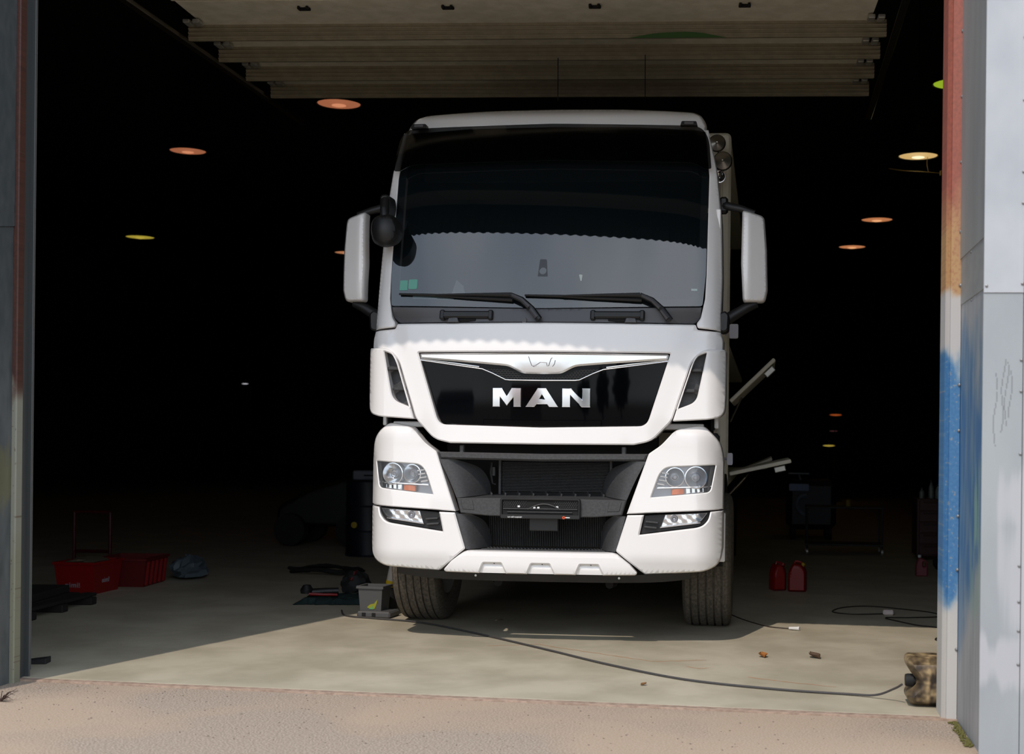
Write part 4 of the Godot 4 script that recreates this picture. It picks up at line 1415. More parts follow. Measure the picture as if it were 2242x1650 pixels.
	var pf := func(u, v):
		var h: float = 5.0 * (1.0 - v)
		var n: float = noise.get_noise_2d(u * 40.0, v * 900.0 + 333.0)
		var n2: float = noise.get_noise_2d(u * 200.0, v * 14000.0 + 70.0)
		var c := Color(0.33, 0.20, 0.16).lerp(Color(0.27, 0.16, 0.13), clampf(0.5 + n2, 0, 1))
		c = c.lerp(Color(0.55, 0.55, 0.50), smoothstep(1.70, 1.58, h + 0.12 * n))
		c = c.lerp(Color(0.50, 0.49, 0.40), smoothstep(1.0, 0.6, h + 0.2 * n) * 0.6)
		if n2 > 0.5:
			c = c.lerp(Color(0.34, 0.27, 0.22), 0.6)
		return c
	s = Shape.new()
	s.box(Vector3(-2.705, 2.45, 1.70), Vector3(0.055, 5.1, 0.07))
	put("edge_post", s, painted(streaked(Vector2i(32, 1024), pf), 0.6), gl, 30.0, func(p): return Vector2((p.x + 2.735) / 0.06, 1.0 - p.y / 5.0))
	s = Shape.new()
	s.box(Vector3(-2.715, 2.45, 1.61), Vector3(0.022, 5.1, 0.09))
	s.box(Vector3(-2.70, 2.45, 1.572), Vector3(0.05, 5.1, 0.012))
	put("guide_rail", s, mat(Color(0.34, 0.35, 0.35), 0.45, 0.5), gl)
	s = Shape.new()
	s.box(Vector3(-3.15, 2.5, 1.96), Vector3(0.86, 5.3, 0.32))
	put("wall_core", s, mat(Color(0.4, 0.4, 0.4), 0.9), gl)
	# moss at the foot of the sheet wall
	s = Shape.new()
	var rng := RandomNumberGenerator.new()
	rng.seed = 12
	for k in 220:
		var z := rng.randf_range(2.06, 2.62)
		var r := rng.randf_range(0.004, 0.013)
		s.box(Vector3(2.455 - rng.randf() * rng.randf() * 0.05, -0.008 + r * 0.3, z), Vector3(r, r, r), Basis(Vector3(rng.randf(), rng.randf(), rng.randf() + 0.1).normalized(), rng.randf() * 3.0), r * 0.3)
	tag(put("moss", s, mat(Color(0.36, 0.35, 0.17), 0.95)), "green moss along the foot of the sheet metal gate side", "moss", "", "stuff")

func group_thing(called: String, label: String, category: String) -> Node3D:
	var o := thing(called, Vector3.ZERO)
	structure(o, label, category)
	return o

func sectional_door() -> void:
	# the overhead door, run back under the ceiling: panels with stiffening rails at their joints
	var d := group_thing("door_1", "open sectional overhead door lying back under the ceiling", "door")
	var panel_m := speckled(mat(Color.WHITE, 0.6), Color(0.87, 0.85, 0.77), Color(0.93, 0.91, 0.84), 0.02, 0.8, 41, 4, 0.0, 256)
	var rail_m := speckled(mat(Color.WHITE, 0.6), Color(0.52, 0.49, 0.41), Color(0.59, 0.555, 0.465), 0.02, 1.0, 42, 4, 0.0, 256)
	var green := mat(Color(0.22, 0.38, 0.18), 0.7)
	var skew := Basis(Vector3.UP, 0.037)
	for k in 7:
		var z := 0.62 - 0.6 * k
		var p := group_node("door_panel", d, Vector3(-0.33, 4.61, z))
		p.basis = skew
		var s := Shape.new()
		var x0 := 2.60
		if k == 2 or k == 0:
			s.plate(rect(-x0, -0.295, x0, 0.295), func(_x, _y): return 0.0, 0.04, 0.003, [rect(-2.42, -0.20, -1.69, 0.25, 0.02), rect(-1.38, -0.20, -0.66, 0.25, 0.02), rect(-0.36, -0.20, 0.36, 0.25, 0.02), rect(0.66, -0.20, 1.38, 0.25, 0.02), rect(1.69, -0.20, 2.42, 0.25, 0.02)], 0.25, true, Transform3D(Basis(Vector3.RIGHT, PI / 2), Vector3.ZERO))
		else:
			s.plate(rect(-x0, -0.295, x0, 0.295), func(_x, _y): return 0.0, 0.04, 0.003, [], 10.0, true, Transform3D(Basis(Vector3.RIGHT, PI / 2), Vector3.ZERO))
		put("panel_skin", s, panel_m, p)
		if k == 2 or k == 0:
			for c in [-2.055, -1.02, 0.0, 1.02, 2.055]:
				s = Shape.new()
				s.box(Vector3(c, 0.025, 0), Vector3(0.78, 0.012, 0.42))
				put("panel_window", s, M.gloss_black, p)
		if k == 2:
			continue
		# stiffening rail, ribbed on its face
		s = Shape.new()
		var yb := -0.118
		var zr := -0.30
		s.box(Vector3(0, yb / 2 - 0.0, zr + 0.02), Vector3(5.44, 0.13, 0.012))
		s.box(Vector3(0, yb + 0.006, zr + 0.0), Vector3(5.44, 0.012, 0.05))
		for r in 3:
			s.tube([Vector3(-2.72, -0.03 - 0.033 * r, zr + 0.027), Vector3(2.72, -0.03 - 0.033 * r, zr + 0.027)], 0.0085, 6)
		put("stiffening_rail", s, rail_m, p)
		if k == 3:
			s = Shape.new()
			s.plate(rounded([V(0.75, -0.128), V(1.5, -0.128), V(1.25, -0.08, 0.1), V(0.95, -0.09, 0.1)]), func(_x, _y): return zr + 0.038, 0.004, 0.0)
			put("green_stain", s, green, p)
		if k == 3:
			for c in [-1.67, -0.58, 0.52, 1.63]:
				s = Shape.new()
				s.box(Vector3(c, -0.012, 0.13), Vector3(0.09, 0.02, 0.03))
				s.box(Vector3(c - 0.032, -0.016, 0.165), Vector3(0.02, 0.024, 0.04))
				s.box(Vector3(c + 0.032, -0.016, 0.165), Vector3(0.02, 0.024, 0.04))
				put("hinge", s, M.matt_black, p)
		for sg in [-1.0, 1.0]:
			s = Shape.new()
			for q in 2:
				s.box(Vector3(sg * (2.66 - 0.075 * q), -0.03, -0.12), Vector3(0.055, 0.03, 0.11), Basis.IDENTITY, 0.006)
			put("roller_bracket", s, M.aluminium, p)
	for sg in [-1.0, 1.0]:
		var s := Shape.new()
		var x: float = -0.33 + sg * 2.78
		s.box(Vector3(x, 4.50, -1.4), Vector3(0.03, 0.06, 5.6))
		s.box(Vector3(x - sg * 0.02, 4.475, -1.4), Vector3(0.05, 0.008, 5.6))
		put("track", s, M.steel, d)
	for r in [[-0.23, -2.05], [0.49, -2.0]]:
		var s := Shape.new()
		s.tube([Vector3(r[0], 4.50, r[1]), Vector3(r[0] + 0.003, 4.15, r[1])], 0.004, 6)
		put("pull_cord", s, M.matt_black, d)

# ---------------------------------------------------------------- lamps
func hall_lamp(at: Vector3, width: float, glow: Color, core: Color, power: float, label: String) -> Node3D:
	var l := thing("hall_lamp", at)
	tag(l, label, "lamp", "round lamps hanging in the dark hall")
	var r := width / 2
	var s := Shape.new()
	s.lathe([Vector2(r * 0.94, 0.012), Vector2(r, 0.0), Vector2(r * 0.99, 0.03), Vector2(r * 0.72, 0.16), Vector2(r * 0.35, 0.26), Vector2(r * 0.2, 0.30), Vector2(r * 0.2, 0.42), Vector2(0.0, 0.44)], Transform3D.IDENTITY, 36)
	put("lamp_shade", s, mat(Color(0.05, 0.05, 0.05), 0.7), l)
	s = Shape.new()
	s.lathe([Vector2(0, -0.012), Vector2(r * 0.5, -0.006), Vector2(r * 0.95, 0.012), Vector2(0, 0.018)], Transform3D.IDENTITY, 36)
	var em := mat(Color(0.1, 0.08, 0.06), 0.6)
	em.emission_enabled = true
	em.emission = glow
	em.emission_energy_multiplier = 1.0
	put("lamp_diffuser", s, em, l)
	s = Shape.new()
	s.lathe([Vector2(0, -0.024), Vector2(r * 0.2, -0.021), Vector2(r * 0.32, -0.012), Vector2(r * 0.3, 0.0), Vector2(0, 0.004)], Transform3D.IDENTITY, 24)
	var bm := mat(Color(0.1, 0.08, 0.06), 0.6)
	bm.emission_enabled = true
	bm.emission = core
	bm.emission_energy_multiplier = 1.0
	put("lamp_bulb", s, bm, l)
	s = Shape.new()
	s.tube([Vector3(0, 0.43, 0), Vector3(0, 9.0 - at.y, 0)], 0.008, 6)
	put("lamp_cord", s, M.matt_black, l)
	var o := OmniLight3D.new()
	o.name = "lamp_light"
	o.light_color = core
	o.light_energy = power
	o.omni_range = 40.0
	o.omni_attenuation = 2.0
	o.light_size = r * 0.6
	o.shadow_enabled = true
	o.position = Vector3(0, -0.15, 0)
	l.add_child(o)
	return l

func build_lamps() -> void:
	var orange := Color(0.60, 0.36, 0.25)
	var orange_core := Color(0.80, 0.52, 0.38)
	hall_lamp(Vector3(-3.77, 5.47, -7.38), 0.55, orange, orange_core, 0.02, "dim orange hall lamp just below the raised door, nearest the truck roof")
	hall_lamp(Vector3(-7.21, 5.66, -10.86), 0.55, orange, orange_core, 0.02, "dim orange hall lamp high over the red crates")
	hall_lamp(Vector3(-11.26, 5.42, -17.85), 0.58, Color(0.62, 0.55, 0.20), Color(0.70, 0.62, 0.24), 0.02, "yellow hall lamp, leftmost of all lamps in the dark hall")
	hall_lamp(Vector3(-7.5, 5.35, -19.70), 0.55, Color(0.66, 0.44, 0.30), Color(0.82, 0.56, 0.40), 0.02, "orange hall lamp partly hidden behind the white side mirror")
	hall_lamp(Vector3(3.72, 5.71, -7.75), 0.55, Color(0.55, 0.66, 0.14), Color(0.66, 0.76, 0.22), 0.02, "green-yellow hall lamp cut off by the rust red gate post")
	var hc := hall_lamp(Vector3(3.53, 5.31, -10.00), 0.55, Color(0.80, 0.66, 0.42), Color(1.05, 0.98, 0.80), 0.03, "brightest cream hall lamp beside the rust red gate post")
	hall_lamp(Vector3(3.36, 5.22, -14.83), 0.55, Color(0.70, 0.44, 0.28), Color(0.92, 0.66, 0.46), 0.02, "orange hall lamp, upper of the two beside the truck mirror")
	hall_lamp(Vector3(3.18, 5.31, -18.75), 0.55, Color(0.72, 0.46, 0.30), Color(0.92, 0.66, 0.46), 0.02, "orange hall lamp, lower of the two beside the truck mirror")
	var cs := Shape.new()
	curve([Vector3(-0.40, -0.16, 0), Vector3(-0.2, -0.19, 0), Vector3(0.1, -0.21, 0), Vector3(0.30, -0.23, 0)], 0.006, cs, 6, 6)
	curve([Vector3(0.14, -0.21, 0), Vector3(0.12, -0.10, 0), Vector3(0.13, 0.01, 0)], 0.004, cs, 6, 6)
	put("cable_line", cs, mat(Color(0.45, 0.38, 0.2), 0.7), hc)
	cs = Shape.new()
	cs.box(Vector3(0.33, -0.23, 0), Vector3(0.07, 0.07, 0.05))
	put("junction_box", cs, mat(Color(0.5, 0.43, 0.22), 0.7), hc)
	for w in [[Vector3(3.12, 2.04, -23.3), 0.30, Color(0.55, 0.25, 0.10), "small orange lamp deep in the hall beside the raised locker flap"], [Vector3(3.17, 1.68, -25.3), 0.22, Color(0.22, 0.12, 0.12), "faint reddish lamp deep in the hall, middle of three"], [Vector3(2.97, 1.32, -23.3), 0.30, Color(0.58, 0.50, 0.20), "small yellow lamp deep in the hall, lowest of three"], [Vector3(-12.12, 2.77, -25.8), 0.17, Color(0.75, 0.75, 0.78), "tiny white lamp alone in the dark hall, level with the truck grille"]]:
		var l := thing("wall_lamp", w[0])
		tag(l, w[3], "lamp", "small lamps deep in the hall")
		var s := Shape.new()
		var r: float = w[1] / 2
		s.lathe([Vector2(0, -r * 0.16), Vector2(r * 0.6, -r * 0.11), Vector2(r, 0.0), Vector2(r * 0.6, r * 0.1), Vector2(0, r * 0.12)], Transform3D.IDENTITY, 24)
		var em := mat(Color(0.1, 0.08, 0.06), 0.6)
		em.emission_enabled = true
		em.emission = w[2]
		em.emission_energy_multiplier = 1.0
		put("lamp_glass", s, em, l)
		s = Shape.new()
		s.tube([Vector3(0, r * 0.1, 0), Vector3(0, 0.12, 0), Vector3(0, 0.12, -0.4), Vector3(0, -w[0].y + 0.03, -0.45)], 0.012, 6)
		s.lathe([Vector2(0.2, 0), Vector2(0.2, 0.02), Vector2(0.02, 0.05)], Transform3D(Basis.IDENTITY, Vector3(0, -w[0].y, -0.45)), 16)
		put("lamp_stand", s, M.matt_black, l)
		var o := OmniLight3D.new()
		o.name = "lamp_light"
		o.light_color = w[2]
		o.light_energy = 0.005
		o.omni_range = 40.0
		o.omni_attenuation = 2.0
		o.light_size = 0.05
		o.shadow_enabled = true
		o.position = Vector3(0, -0.12, 0)
		l.add_child(o)

# ---------------------------------------------------------------- things in the hall
func curve(pts: Array, r: float, s: Shape, n := 6, steps := 8) -> void:
	var c := Curve3D.new()
	for k in pts.size():
		var a: Vector3 = pts[maxi(k - 1, 0)]
		var b: Vector3 = pts[mini(k + 1, pts.size() - 1)]
		c.add_point(pts[k], (a - b) / 6.0, (b - a) / 6.0)
	var out: Array = []
	for k in pts.size() - 1:
		for j in steps:
			out.append(c.sample(k, float(j) / steps))
	out.append(pts[-1])
	s.tube(out, r, n)

func tub(s: Shape, w0: float, d0: float, w1: float, d1: float, h: float, wall := 0.008) -> void:
	# open tapered tub, base w0 x d0, mouth w1 x d1
	var ring := func(w, d, y):
		return [Vector3(-w / 2, y, d / 2), Vector3(w / 2, y, d / 2), Vector3(w / 2, y, -d / 2), Vector3(-w / 2, y, -d / 2)]
	var rings: Array = [ring.call(w0, d0, 0.0), ring.call(w1, d1, h - 0.02), ring.call(w1 + 0.025, d1 + 0.025, h - 0.02), ring.call(w1 + 0.025, d1 + 0.025, h), ring.call(w1 - wall * 2, d1 - wall * 2, h), ring.call(w0 - wall * 2, d0 - wall * 2, wall)]
	for k in rings.size() - 1:
		for j in 4:
			var j2 := (j + 1) % 4
			s.quad(rings[k][j], rings[k][j2], rings[k + 1][j2], rings[k + 1][j])
	s.quad(rings[-1][0], rings[-1][1], rings[-1][2], rings[-1][3])
	s.quad(rings[0][3], rings[0][2], rings[0][1], rings[0][0])

func blob(s: Shape, c: Vector3, r: Vector3, seed_: int, rough: float, n := 20, flat_base := true) -> void:
	var ns := FastNoiseLite.new()
	ns.seed = seed_
	ns.frequency = 1.1
	ns.fractal_octaves = 3
	s.grid(func(u, v):
		var th: float = TAU * u
		var ph: float = PI * (v - 0.5)
		var d := Vector3(cos(th) * cos(ph), sin(ph), -sin(th) * cos(ph))
		if is_equal_approx(u, 1.0):
			d = Vector3(cos(ph), sin(ph), 0)
		var k := 1.0 + rough * ns.get_noise_3d(d.x * 1.6, d.y * 1.6, d.z * 1.6)
		var p := Vector3(d.x * r.x, d.y * r.y, d.z * r.z) * k
		if flat_base:
			p.y = maxf(p.y, -r.y * 0.5)
		return c + p, n, n / 2)

func build_props() -> void:
	var s := Shape.new()
	# red crates with white print
	var c := thing("red_crate", Vector3(-4.44, 0.0, -2.55))
	tag(c, "red plastic crate with white print, nearer of the two on the hall floor", "crate", "red crates")
	tub(s, 0.31, 0.46, 0.36, 0.52, 0.28)
	put("crate_body", s, M.red_plastic, c)
	var up := atan2(0.028, 0.26)
	text("lettering", "nimi!", 0.04, M.print_grey, c, Transform3D(Basis(Vector3.RIGHT, up), Vector3(-0.02, 0.08, 0.243)))
	text("lettering", "nimi!", 0.04, M.print_grey, c, Transform3D(Basis(Vector3.UP, PI / 2) * Basis(Vector3.RIGHT, up), Vector3(0.1675, 0.11, 0.02)))
	s = Shape.new()
	blob(s, Vector3(0, 0.27, 0), Vector3(0.17, 0.035, 0.22), 3, 0.5, 16, false)
	put("rags", s, mat(Color(0.35, 0.3, 0.22), 0.9), c)
	c = thing("red_crate", Vector3(-4.36, 0.0, -3.22), 0.08)
	tag(c, "ribbed red plastic crate, farther of the two, beside the grey sack", "crate", "red crates")
	s = Shape.new()
	tub(s, 0.40, 0.52, 0.46, 0.58, 0.26)
	put("crate_body", s, mat(Color(0.36, 0.015, 0.02), 0.5), c)
	for k in 5:
		s = Shape.new()
		s.box(Vector3(0.222, 0.12, -0.22 + 0.11 * k), Vector3(0.025, 0.22, 0.03), Basis(Vector3.FORWARD, 0.11))
		put("crate_rib", s, M.red_plastic, c)
	c = thing("grey_sack", Vector3(-4.06, 0.0, -3.80))
	tag(c, "crumpled grey sack lying behind the farther red crate", "sack")
	s = Shape.new()
	blob(s, Vector3(0, 0.09, 0), Vector3(0.15, 0.13, 0.2), 8, 0.5, 24)
	put("sack_body", s, mat(Color(0.30, 0.34, 0.37), 0.6), c)
	# red frame stand behind the crates
	c = thing("red_stand", Vector3(-5.66, 0.0, -5.0))
	tag(c, "red tubular frame stand behind the red crates", "stand")
	for q in [[Vector3(-0.2, 0, 0), Vector3(-0.2, 0.56, 0)], [Vector3(0.2, 0, 0), Vector3(0.2, 0.56, 0)], [Vector3(-0.2, 0.56, 0), Vector3(0.2, 0.56, 0)], [Vector3(-0.2, 0.14, 0), Vector3(0.2, 0.14, 0)], [Vector3(-0.2, 0.02, 0.2), Vector3(-0.2, 0.02, -0.2)], [Vector3(0.2, 0.02, 0.2), Vector3(0.2, 0.02, -0.2)]]:
		s = Shape.new()
		s.tube(q, 0.018, 8)
		put("frame_tube", s, mat(Color(0.28, 0.03, 0.03), 0.5), c)
	# dark pallet by the gate
	c = thing("dark_pallet", Vector3(-4.42, 0.0, -1.15), 0.04)
	tag(c, "low stack of dark boards on the floor behind the gate post", "pallet")
	var wood := mat(Color(0.10, 0.08, 0.07), 0.8)
	for k in 3:
		s = Shape.new()
		s.box(Vector3(0, 0.03, -0.5 + 0.5 * k), Vector3(1.0, 0.06, 0.1))
		put("bearer", s, wood, c)
	for k in 7:
		s = Shape.new()
		s.box(Vector3(-0.42 + 0.14 * k, 0.075, 0), Vector3(0.1, 0.026, 1.2), Basis(Vector3.UP, 0.02 * sin(k * 2.0)))
		put("board", s, wood, c)
	s = Shape.new()
	s.box(Vector3(-0.1, 0.12, -0.1), Vector3(0.8, 0.06, 0.9), Basis(Vector3.UP, 0.1))
	put("top_board", s, wood, c)
	c = thing("floor_wedge", Vector3(-2.87, 0.0, 1.13), 0.2)
	tag(c, "small dark wedge on the floor beside the gate post", "wedge")
	s = Shape.new()
	s.plate(PackedVector2Array([Vector2(-0.06, 0), Vector2(0.06, 0), Vector2(0.06, 0.035), Vector2(-0.06, 0.02)]), func(_x, _y): return 0.05, 0.1, 0.004, [], 5.0, true)
	put("wedge_body", s, mat(Color(0.12, 0.12, 0.12), 0.7), c)
	# heap of black cable further back
	c = thing("cable_heap", Vector3(-2.95, 0.0, -4.6))
	tag(c, "loose heap of black cable on the hall floor", "cable")
	s = Shape.new()
	var rng := RandomNumberGenerator.new()
	rng.seed = 4
	var pts: Array = []
	for k in 46:
		var a := k * 0.7 + rng.randf() * 0.5
		var r := 0.16 + 0.14 * rng.randf()
		pts.append(Vector3(r * 1.35 * cos(a), 0.012 + 0.05 * rng.randf(), r * sin(a)))
	curve(pts, 0.011, s, 6, 5)
	put("cable_loop", s, M.rubber_black, c)
	# tarpaulin with tools
	c = thing("tarpaulin", Vector3(-2.08, 0.0, -2.25), 0.12)
	tag(c, "dark green folded tarpaulin on the floor at the shadow edge", "tarpaulin")
	var nz := FastNoiseLite.new()
	nz.seed = 9
	nz.frequency = 3.0
	s = Shape.new()
	s.grid(func(u, v): return Vector3(-0.33 + 0.66 * u, 0.004 + (0.035 + 0.03 * nz.get_noise_2d(u * 2.0, v * 2.0)) * smoothstep(0.0, 0.12, minf(minf(u, 1 - u), minf(v, 1 - v))), 0.28 - 0.56 * v + 0.05 * nz.get_noise_1d(u * 3.0)), 30, 26)
	put("folded_sheet", s, mat(Color(0.10, 0.17, 0.17), 0.7), c)
	c = thing("angle_grinder", Vector3(-2.13, 0.055, -2.2), 0.3)
	tag(c, "black and red power tool lying on the tarpaulin", "power tool")
	s = Shape.new()
	s.tube([Vector3(-0.17, 0.03, 0), Vector3(-0.05, 0.035, 0), Vector3(0.06, 0.035, 0)], 0.03, 10)
	s.lathe([Vector2(0, -0.03), Vector2(0.05, -0.03), Vector2(0.055, 0), Vector2(0.03, 0.04), Vector2(0, 0.045)], Transform3D(Basis.IDENTITY, Vector3(-0.2, 0.05, 0)), 16)
	put("tool_body", s, M.black_plastic, c)
	s = Shape.new()
	s.tube([Vector3(-0.18, 0.02, 0.06), Vector3(-0.05, 0.015, 0.08), Vector3(0.05, 0.012, 0.07)], 0.012, 8)
	put("tool_grip", s, M.red_plastic, c)
	c = thing("tool_bag", Vector3(-2.0, 0.035, -2.48))
	tag(c, "black tool bag with a dark red band behind the power tool", "bag")
	s = Shape.new()
	blob(s, Vector3(0, 0.08, 0), Vector3(0.13, 0.12, 0.1), 15, 0.35, 24)
	put("bag_body", s, M.rubber_black, c)
	s = Shape.new()
	s.tube([Vector3(-0.02, 0.12, 0.08), Vector3(-0.01, 0.185, 0.03), Vector3(0, 0.19, -0.03)], 0.02, 8)
	put("bag_band", s, mat(Color(0.3, 0.03, 0.05), 0.6), c)
	# grey tub beside the front wheel
	c = thing("grey_tub", Vector3(-1.52, 0.0, -1.38), -0.1)
	tag(c, "grey plastic tub with a yellow-green paint splash beside the front wheel", "tub")
	var grey := mat(Color(0.30, 0.30, 0.30), 0.55)
	s = Shape.new()
	s.box(Vector3(0.045, 0.026, 0.03), Vector3(0.27, 0.05, 0.22), Basis.IDENTITY, 0.012)
	put("foot_tray", s, grey, c)
	for x in [-0.03, 0.05]:
		s = Shape.new()
		s.box(Vector3(x, 0.026, 0.141), Vector3(0.03, 0.03, 0.006))
		put("tray_slot", s, M.matt_black, c)
	s = Shape.new()
	var body := Shape.new()
	tub(body, 0.17, 0.16, 0.195, 0.18, 0.19)
	for v in body.v:
		s.v.append(v + Vector3(0, 0.05, 0))
	put("tub_body", s, grey, c)
	s = Shape.new()
	s.plate(rounded([V(-0.03, 0.075, 0.01), V(0.0, 0.10, 0.004), V(0.03, 0.105, 0.004), V(0.06, 0.14, 0.004), V(0.05, 0.10, 0.01), V(0.035, 0.065, 0.005), V(0.01, 0.06, 0.005)]), func(_x, y): return 0.083 + (y - 0.05) * 0.055, 0.003, 0.0)
	put("paint_splash", s, mat(Color(0.55, 0.55, 0.12), 0.6), c)
	s = Shape.new()
	s.plate(rounded([V(-0.012, 0.062, 0.004), V(0.018, 0.09, 0.004), V(0.022, 0.062, 0.004)]), func(_x, y): return 0.0845 + (y - 0.05) * 0.055, 0.003, 0.0)
	put("paint_splash", s, mat(Color(0.35, 0.62, 0.38), 0.6), c)
	c = thing("black_can", Vector3(-1.47, 0.0, -1.62))
	tag(c, "black can standing between the grey tub and the front wheel", "can")
	s = Shape.new()
	s.lathe([Vector2(0, 0), Vector2(0.06, 0), Vector2(0.062, 0.19), Vector2(0.05, 0.19), Vector2(0.048, 0.03), Vector2(0, 0.03)], Transform3D.IDENTITY, 24)
	put("can_body", s, M.rubber_black, c)
	c = thing("paper_roll", Vector3(-1.555, 0.0, -1.80))
	tag(c, "white roll with a yellow end leaning behind the black can", "roll")
	var lean := Vector3(0.11, 0.54, 0.0)
	s = Shape.new()
	s.tube([lean * 0.42, lean], 0.036, 16, true, 0.038)
	put("roll_sheet", s, mat(Color(0.70, 0.66, 0.62), 0.7), c)
	s = Shape.new()
	s.tube([Vector3.ZERO, lean * 0.25, lean * 0.43], 0.024, 16, true, 0.039)
	put("roll_end", s, mat(Color(0.80, 0.66, 0.06), 0.5), c)
	# grimy canister lying against the post
	c = thing("canister", Vector3(2.34, 0.0, 1.66))
	tag(c, "grimy brown plastic canister lying on its side against the gate post", "canister")
	var grime := speckled(mat(Color.WHITE, 0.5), Color(0.17, 0.13, 0.09), Color(0.66, 0.57, 0.42), 0.009, 3.2, 51, 3, 0.0, 256)
	s = Shape.new()
	s.plate(rounded([V(0.105, 0.258, 0.02), V(-0.04, 0.254, 0.03), V(-0.082, 0.256, 0.02), V(-0.098, 0.232, 0.03), V(-0.085, 0.19, 0.03), V(-0.045, 0.15, 0.03), V(-0.045, 0.115, 0.03), V(-0.08, 0.09, 0.03), V(-0.1, 0.055, 0.04), V(-0.075, 0.008, 0.05), V(-0.02, 0.0, 0.04), V(0.105, 0.0, 0.02)]), func(x, y): return 0.10 - 2.0 * pow(maxf(absf(y - 0.13) - 0.07, 0.0), 2.0) * 6.0, 0.20, 0.03, [], 0.015, true)
	put("canister_body", s, grime, c, 60.0)
	s = Shape.new()
	s.lathe([Vector2(0, -0.03), Vector2(0.034, -0.03), Vector2(0.034, 0.0), Vector2(0.03, 0.012), Vector2(0, 0.014)], Transform3D(Basis(Vector3.BACK, PI / 2), Vector3(-0.09, 0.135, 0.03)), 20)
	s.tube([Vector3(-0.03, 0.135, 0.03), Vector3(-0.07, 0.135, 0.03)], 0.024, 12)
	put("screw_cap", s, M.rubber_black, c)
	c = thing("black_hose", Vector3.ZERO)
	tag(c, "thin black hose running across the floor from the canister under the truck", "hose")
	s = Shape.new()
	curve([Vector3(2.222, 0.11, 1.69), Vector3(2.19, 0.075, 1.62), Vector3(2.10, 0.02, 1.52), Vector3(1.96, 0.009, 1.455), Vector3(1.55, 0.009, 1.36), Vector3(1.04, 0.009, 1.13), Vector3(0.55, 0.009, 0.68), Vector3(0.09, 0.009, 0.16), Vector3(-0.5, 0.009, -0.48), Vector3(-1.05, 0.009, -1.0), Vector3(-1.45, 0.009, -1.17), Vector3(-1.72, 0.009, -1.30), Vector3(-1.85, 0.009, -1.60)], 0.0062, s, 8, 10)
	put("hose_line", s, mat(Color(0.25, 0.24, 0.24), 0.65), c)
	# extension cords
	c = thing("extension_lead", Vector3.ZERO)
	tag(c, "black extension lead with a white socket box looping on the floor", "lead")
	s = Shape.new()
	curve([Vector3(2.45, 0.008, -2.17), Vector3(2.2, 0.006, -2.12), Vector3(2.05, 0.006, -2.25), Vector3(2.15, 0.006, -2.55), Vector3(2.37, 0.006, -2.69), Vector3(2.62, 0.006, -2.55), Vector3(2.85, 0.006, -2.35), Vector3(2.9, 0.006, -2.1), Vector3(2.65, 0.006, -1.98), Vector3(2.45, 0.006, -1.93), Vector3(2.55, 0.006, -1.70), Vector3(2.66, 0.006, -1.52), Vector3(2.80, 0.006, -1.40), Vector3(2.80, 0.006, -1.05), Vector3(2.70, 0.006, -0.75), Vector3(2.95, 0.006, -0.60)], 0.005, s, 6, 8)
	put("lead_cord", s, mat(Color(0.14, 0.12, 0.10), 0.6), c)
	s = Shape.new()
	s.box(Vector3(2.49, 0.022, -2.16), Vector3(0.085, 0.042, 0.06), Basis(Vector3.UP, 0.1), 0.01)
	put("socket_box", s, mat(Color(0.80, 0.74, 0.72), 0.5), c)
	c = thing("plug_cord", Vector3.ZERO)
	tag(c, "short dark cord ending in a white plug beside the truck", "cord")
	s = Shape.new()
	curve([Vector3(1.22, 0.006, -1.95), Vector3(1.35, 0.005, -1.60), Vector3(1.52, 0.005, -1.27), Vector3(1.70, 0.01, -1.13)], 0.004, s, 6, 8)
	put("cord_line", s, mat(Color(0.2, 0.15, 0.13), 0.6), c)
	s = Shape.new()
	s.tube([Vector3(1.68, 0.014, -1.135), Vector3(1.73, 0.016, -1.11), Vector3(1.755, 0.016, -1.10)], 0.010, 10, true, 0.016)
	put("plug", s, mat(Color(0.85, 0.84, 0.83), 0.5), c)
	# red fuel cans
	for f in [[1.62, -3.86, 0.125, 0.26, "narrow red fuel can, nearer the truck of the two", 0.3], [1.80, -3.80, 0.165, 0.275, "wide red fuel can with yellow cap, farther from the truck of the two", -0.1]]:
		c = thing("fuel_can", Vector3(f[0], 0, f[1]), f[5])
		tag(c, f[4], "fuel can", "red fuel cans")
		var w: float = f[2]
		var h: float = f[3]
		s = Shape.new()
		s.plate(rounded([V(-w / 2, 0, 0.015), V(w / 2, 0, 0.015), V(w / 2, h * 0.7, 0.03), V(w * 0.25, h * 0.92, 0.02), V(-w * 0.25, h * 0.95, 0.02), V(-w / 2, h * 0.65, 0.03)]), func(_x, _y): return 0.07, 0.14, 0.018, [], 0.03, true)
		put("can_body", s, M.red_can, c, 50.0)
		s = Shape.new()
		s.tube([Vector3(-w * 0.2, h * 0.9, 0), Vector3(-w * 0.1, h * 1.02, 0), Vector3(w * 0.2, h * 0.98, 0), Vector3(w * 0.3, h * 0.82, 0)], 0.012, 8)
		put("handle", s, M.red_can, c)
		s = Shape.new()
		s.lathe([Vector2(0.018, -0.02), Vector2(0.018, 0.02), Vector2(0, 0.022)], Transform3D(Basis(Vector3.FORWARD, 0.5), Vector3(w * 0.32, h * 0.9, 0.02)), 14)
		put("cap", s, mat(Color(0.6, 0.5, 0.08), 0.5) if w > 0.15 else M.red_can, c)
	# red tool cabinet with bottles
	c = thing("tool_cabinet", Vector3(3.72, 0, -7.75))
	tag(c, "dark red tool cabinet with drawers beyond the gate post", "cabinet")
	s = Shape.new()
	s.box(Vector3(0, 0.39, 0), Vector3(0.86, 0.68, 0.5))
	put("cabinet_body", s, mat(Color(0.22, 0.02, 0.02), 0.5), c)
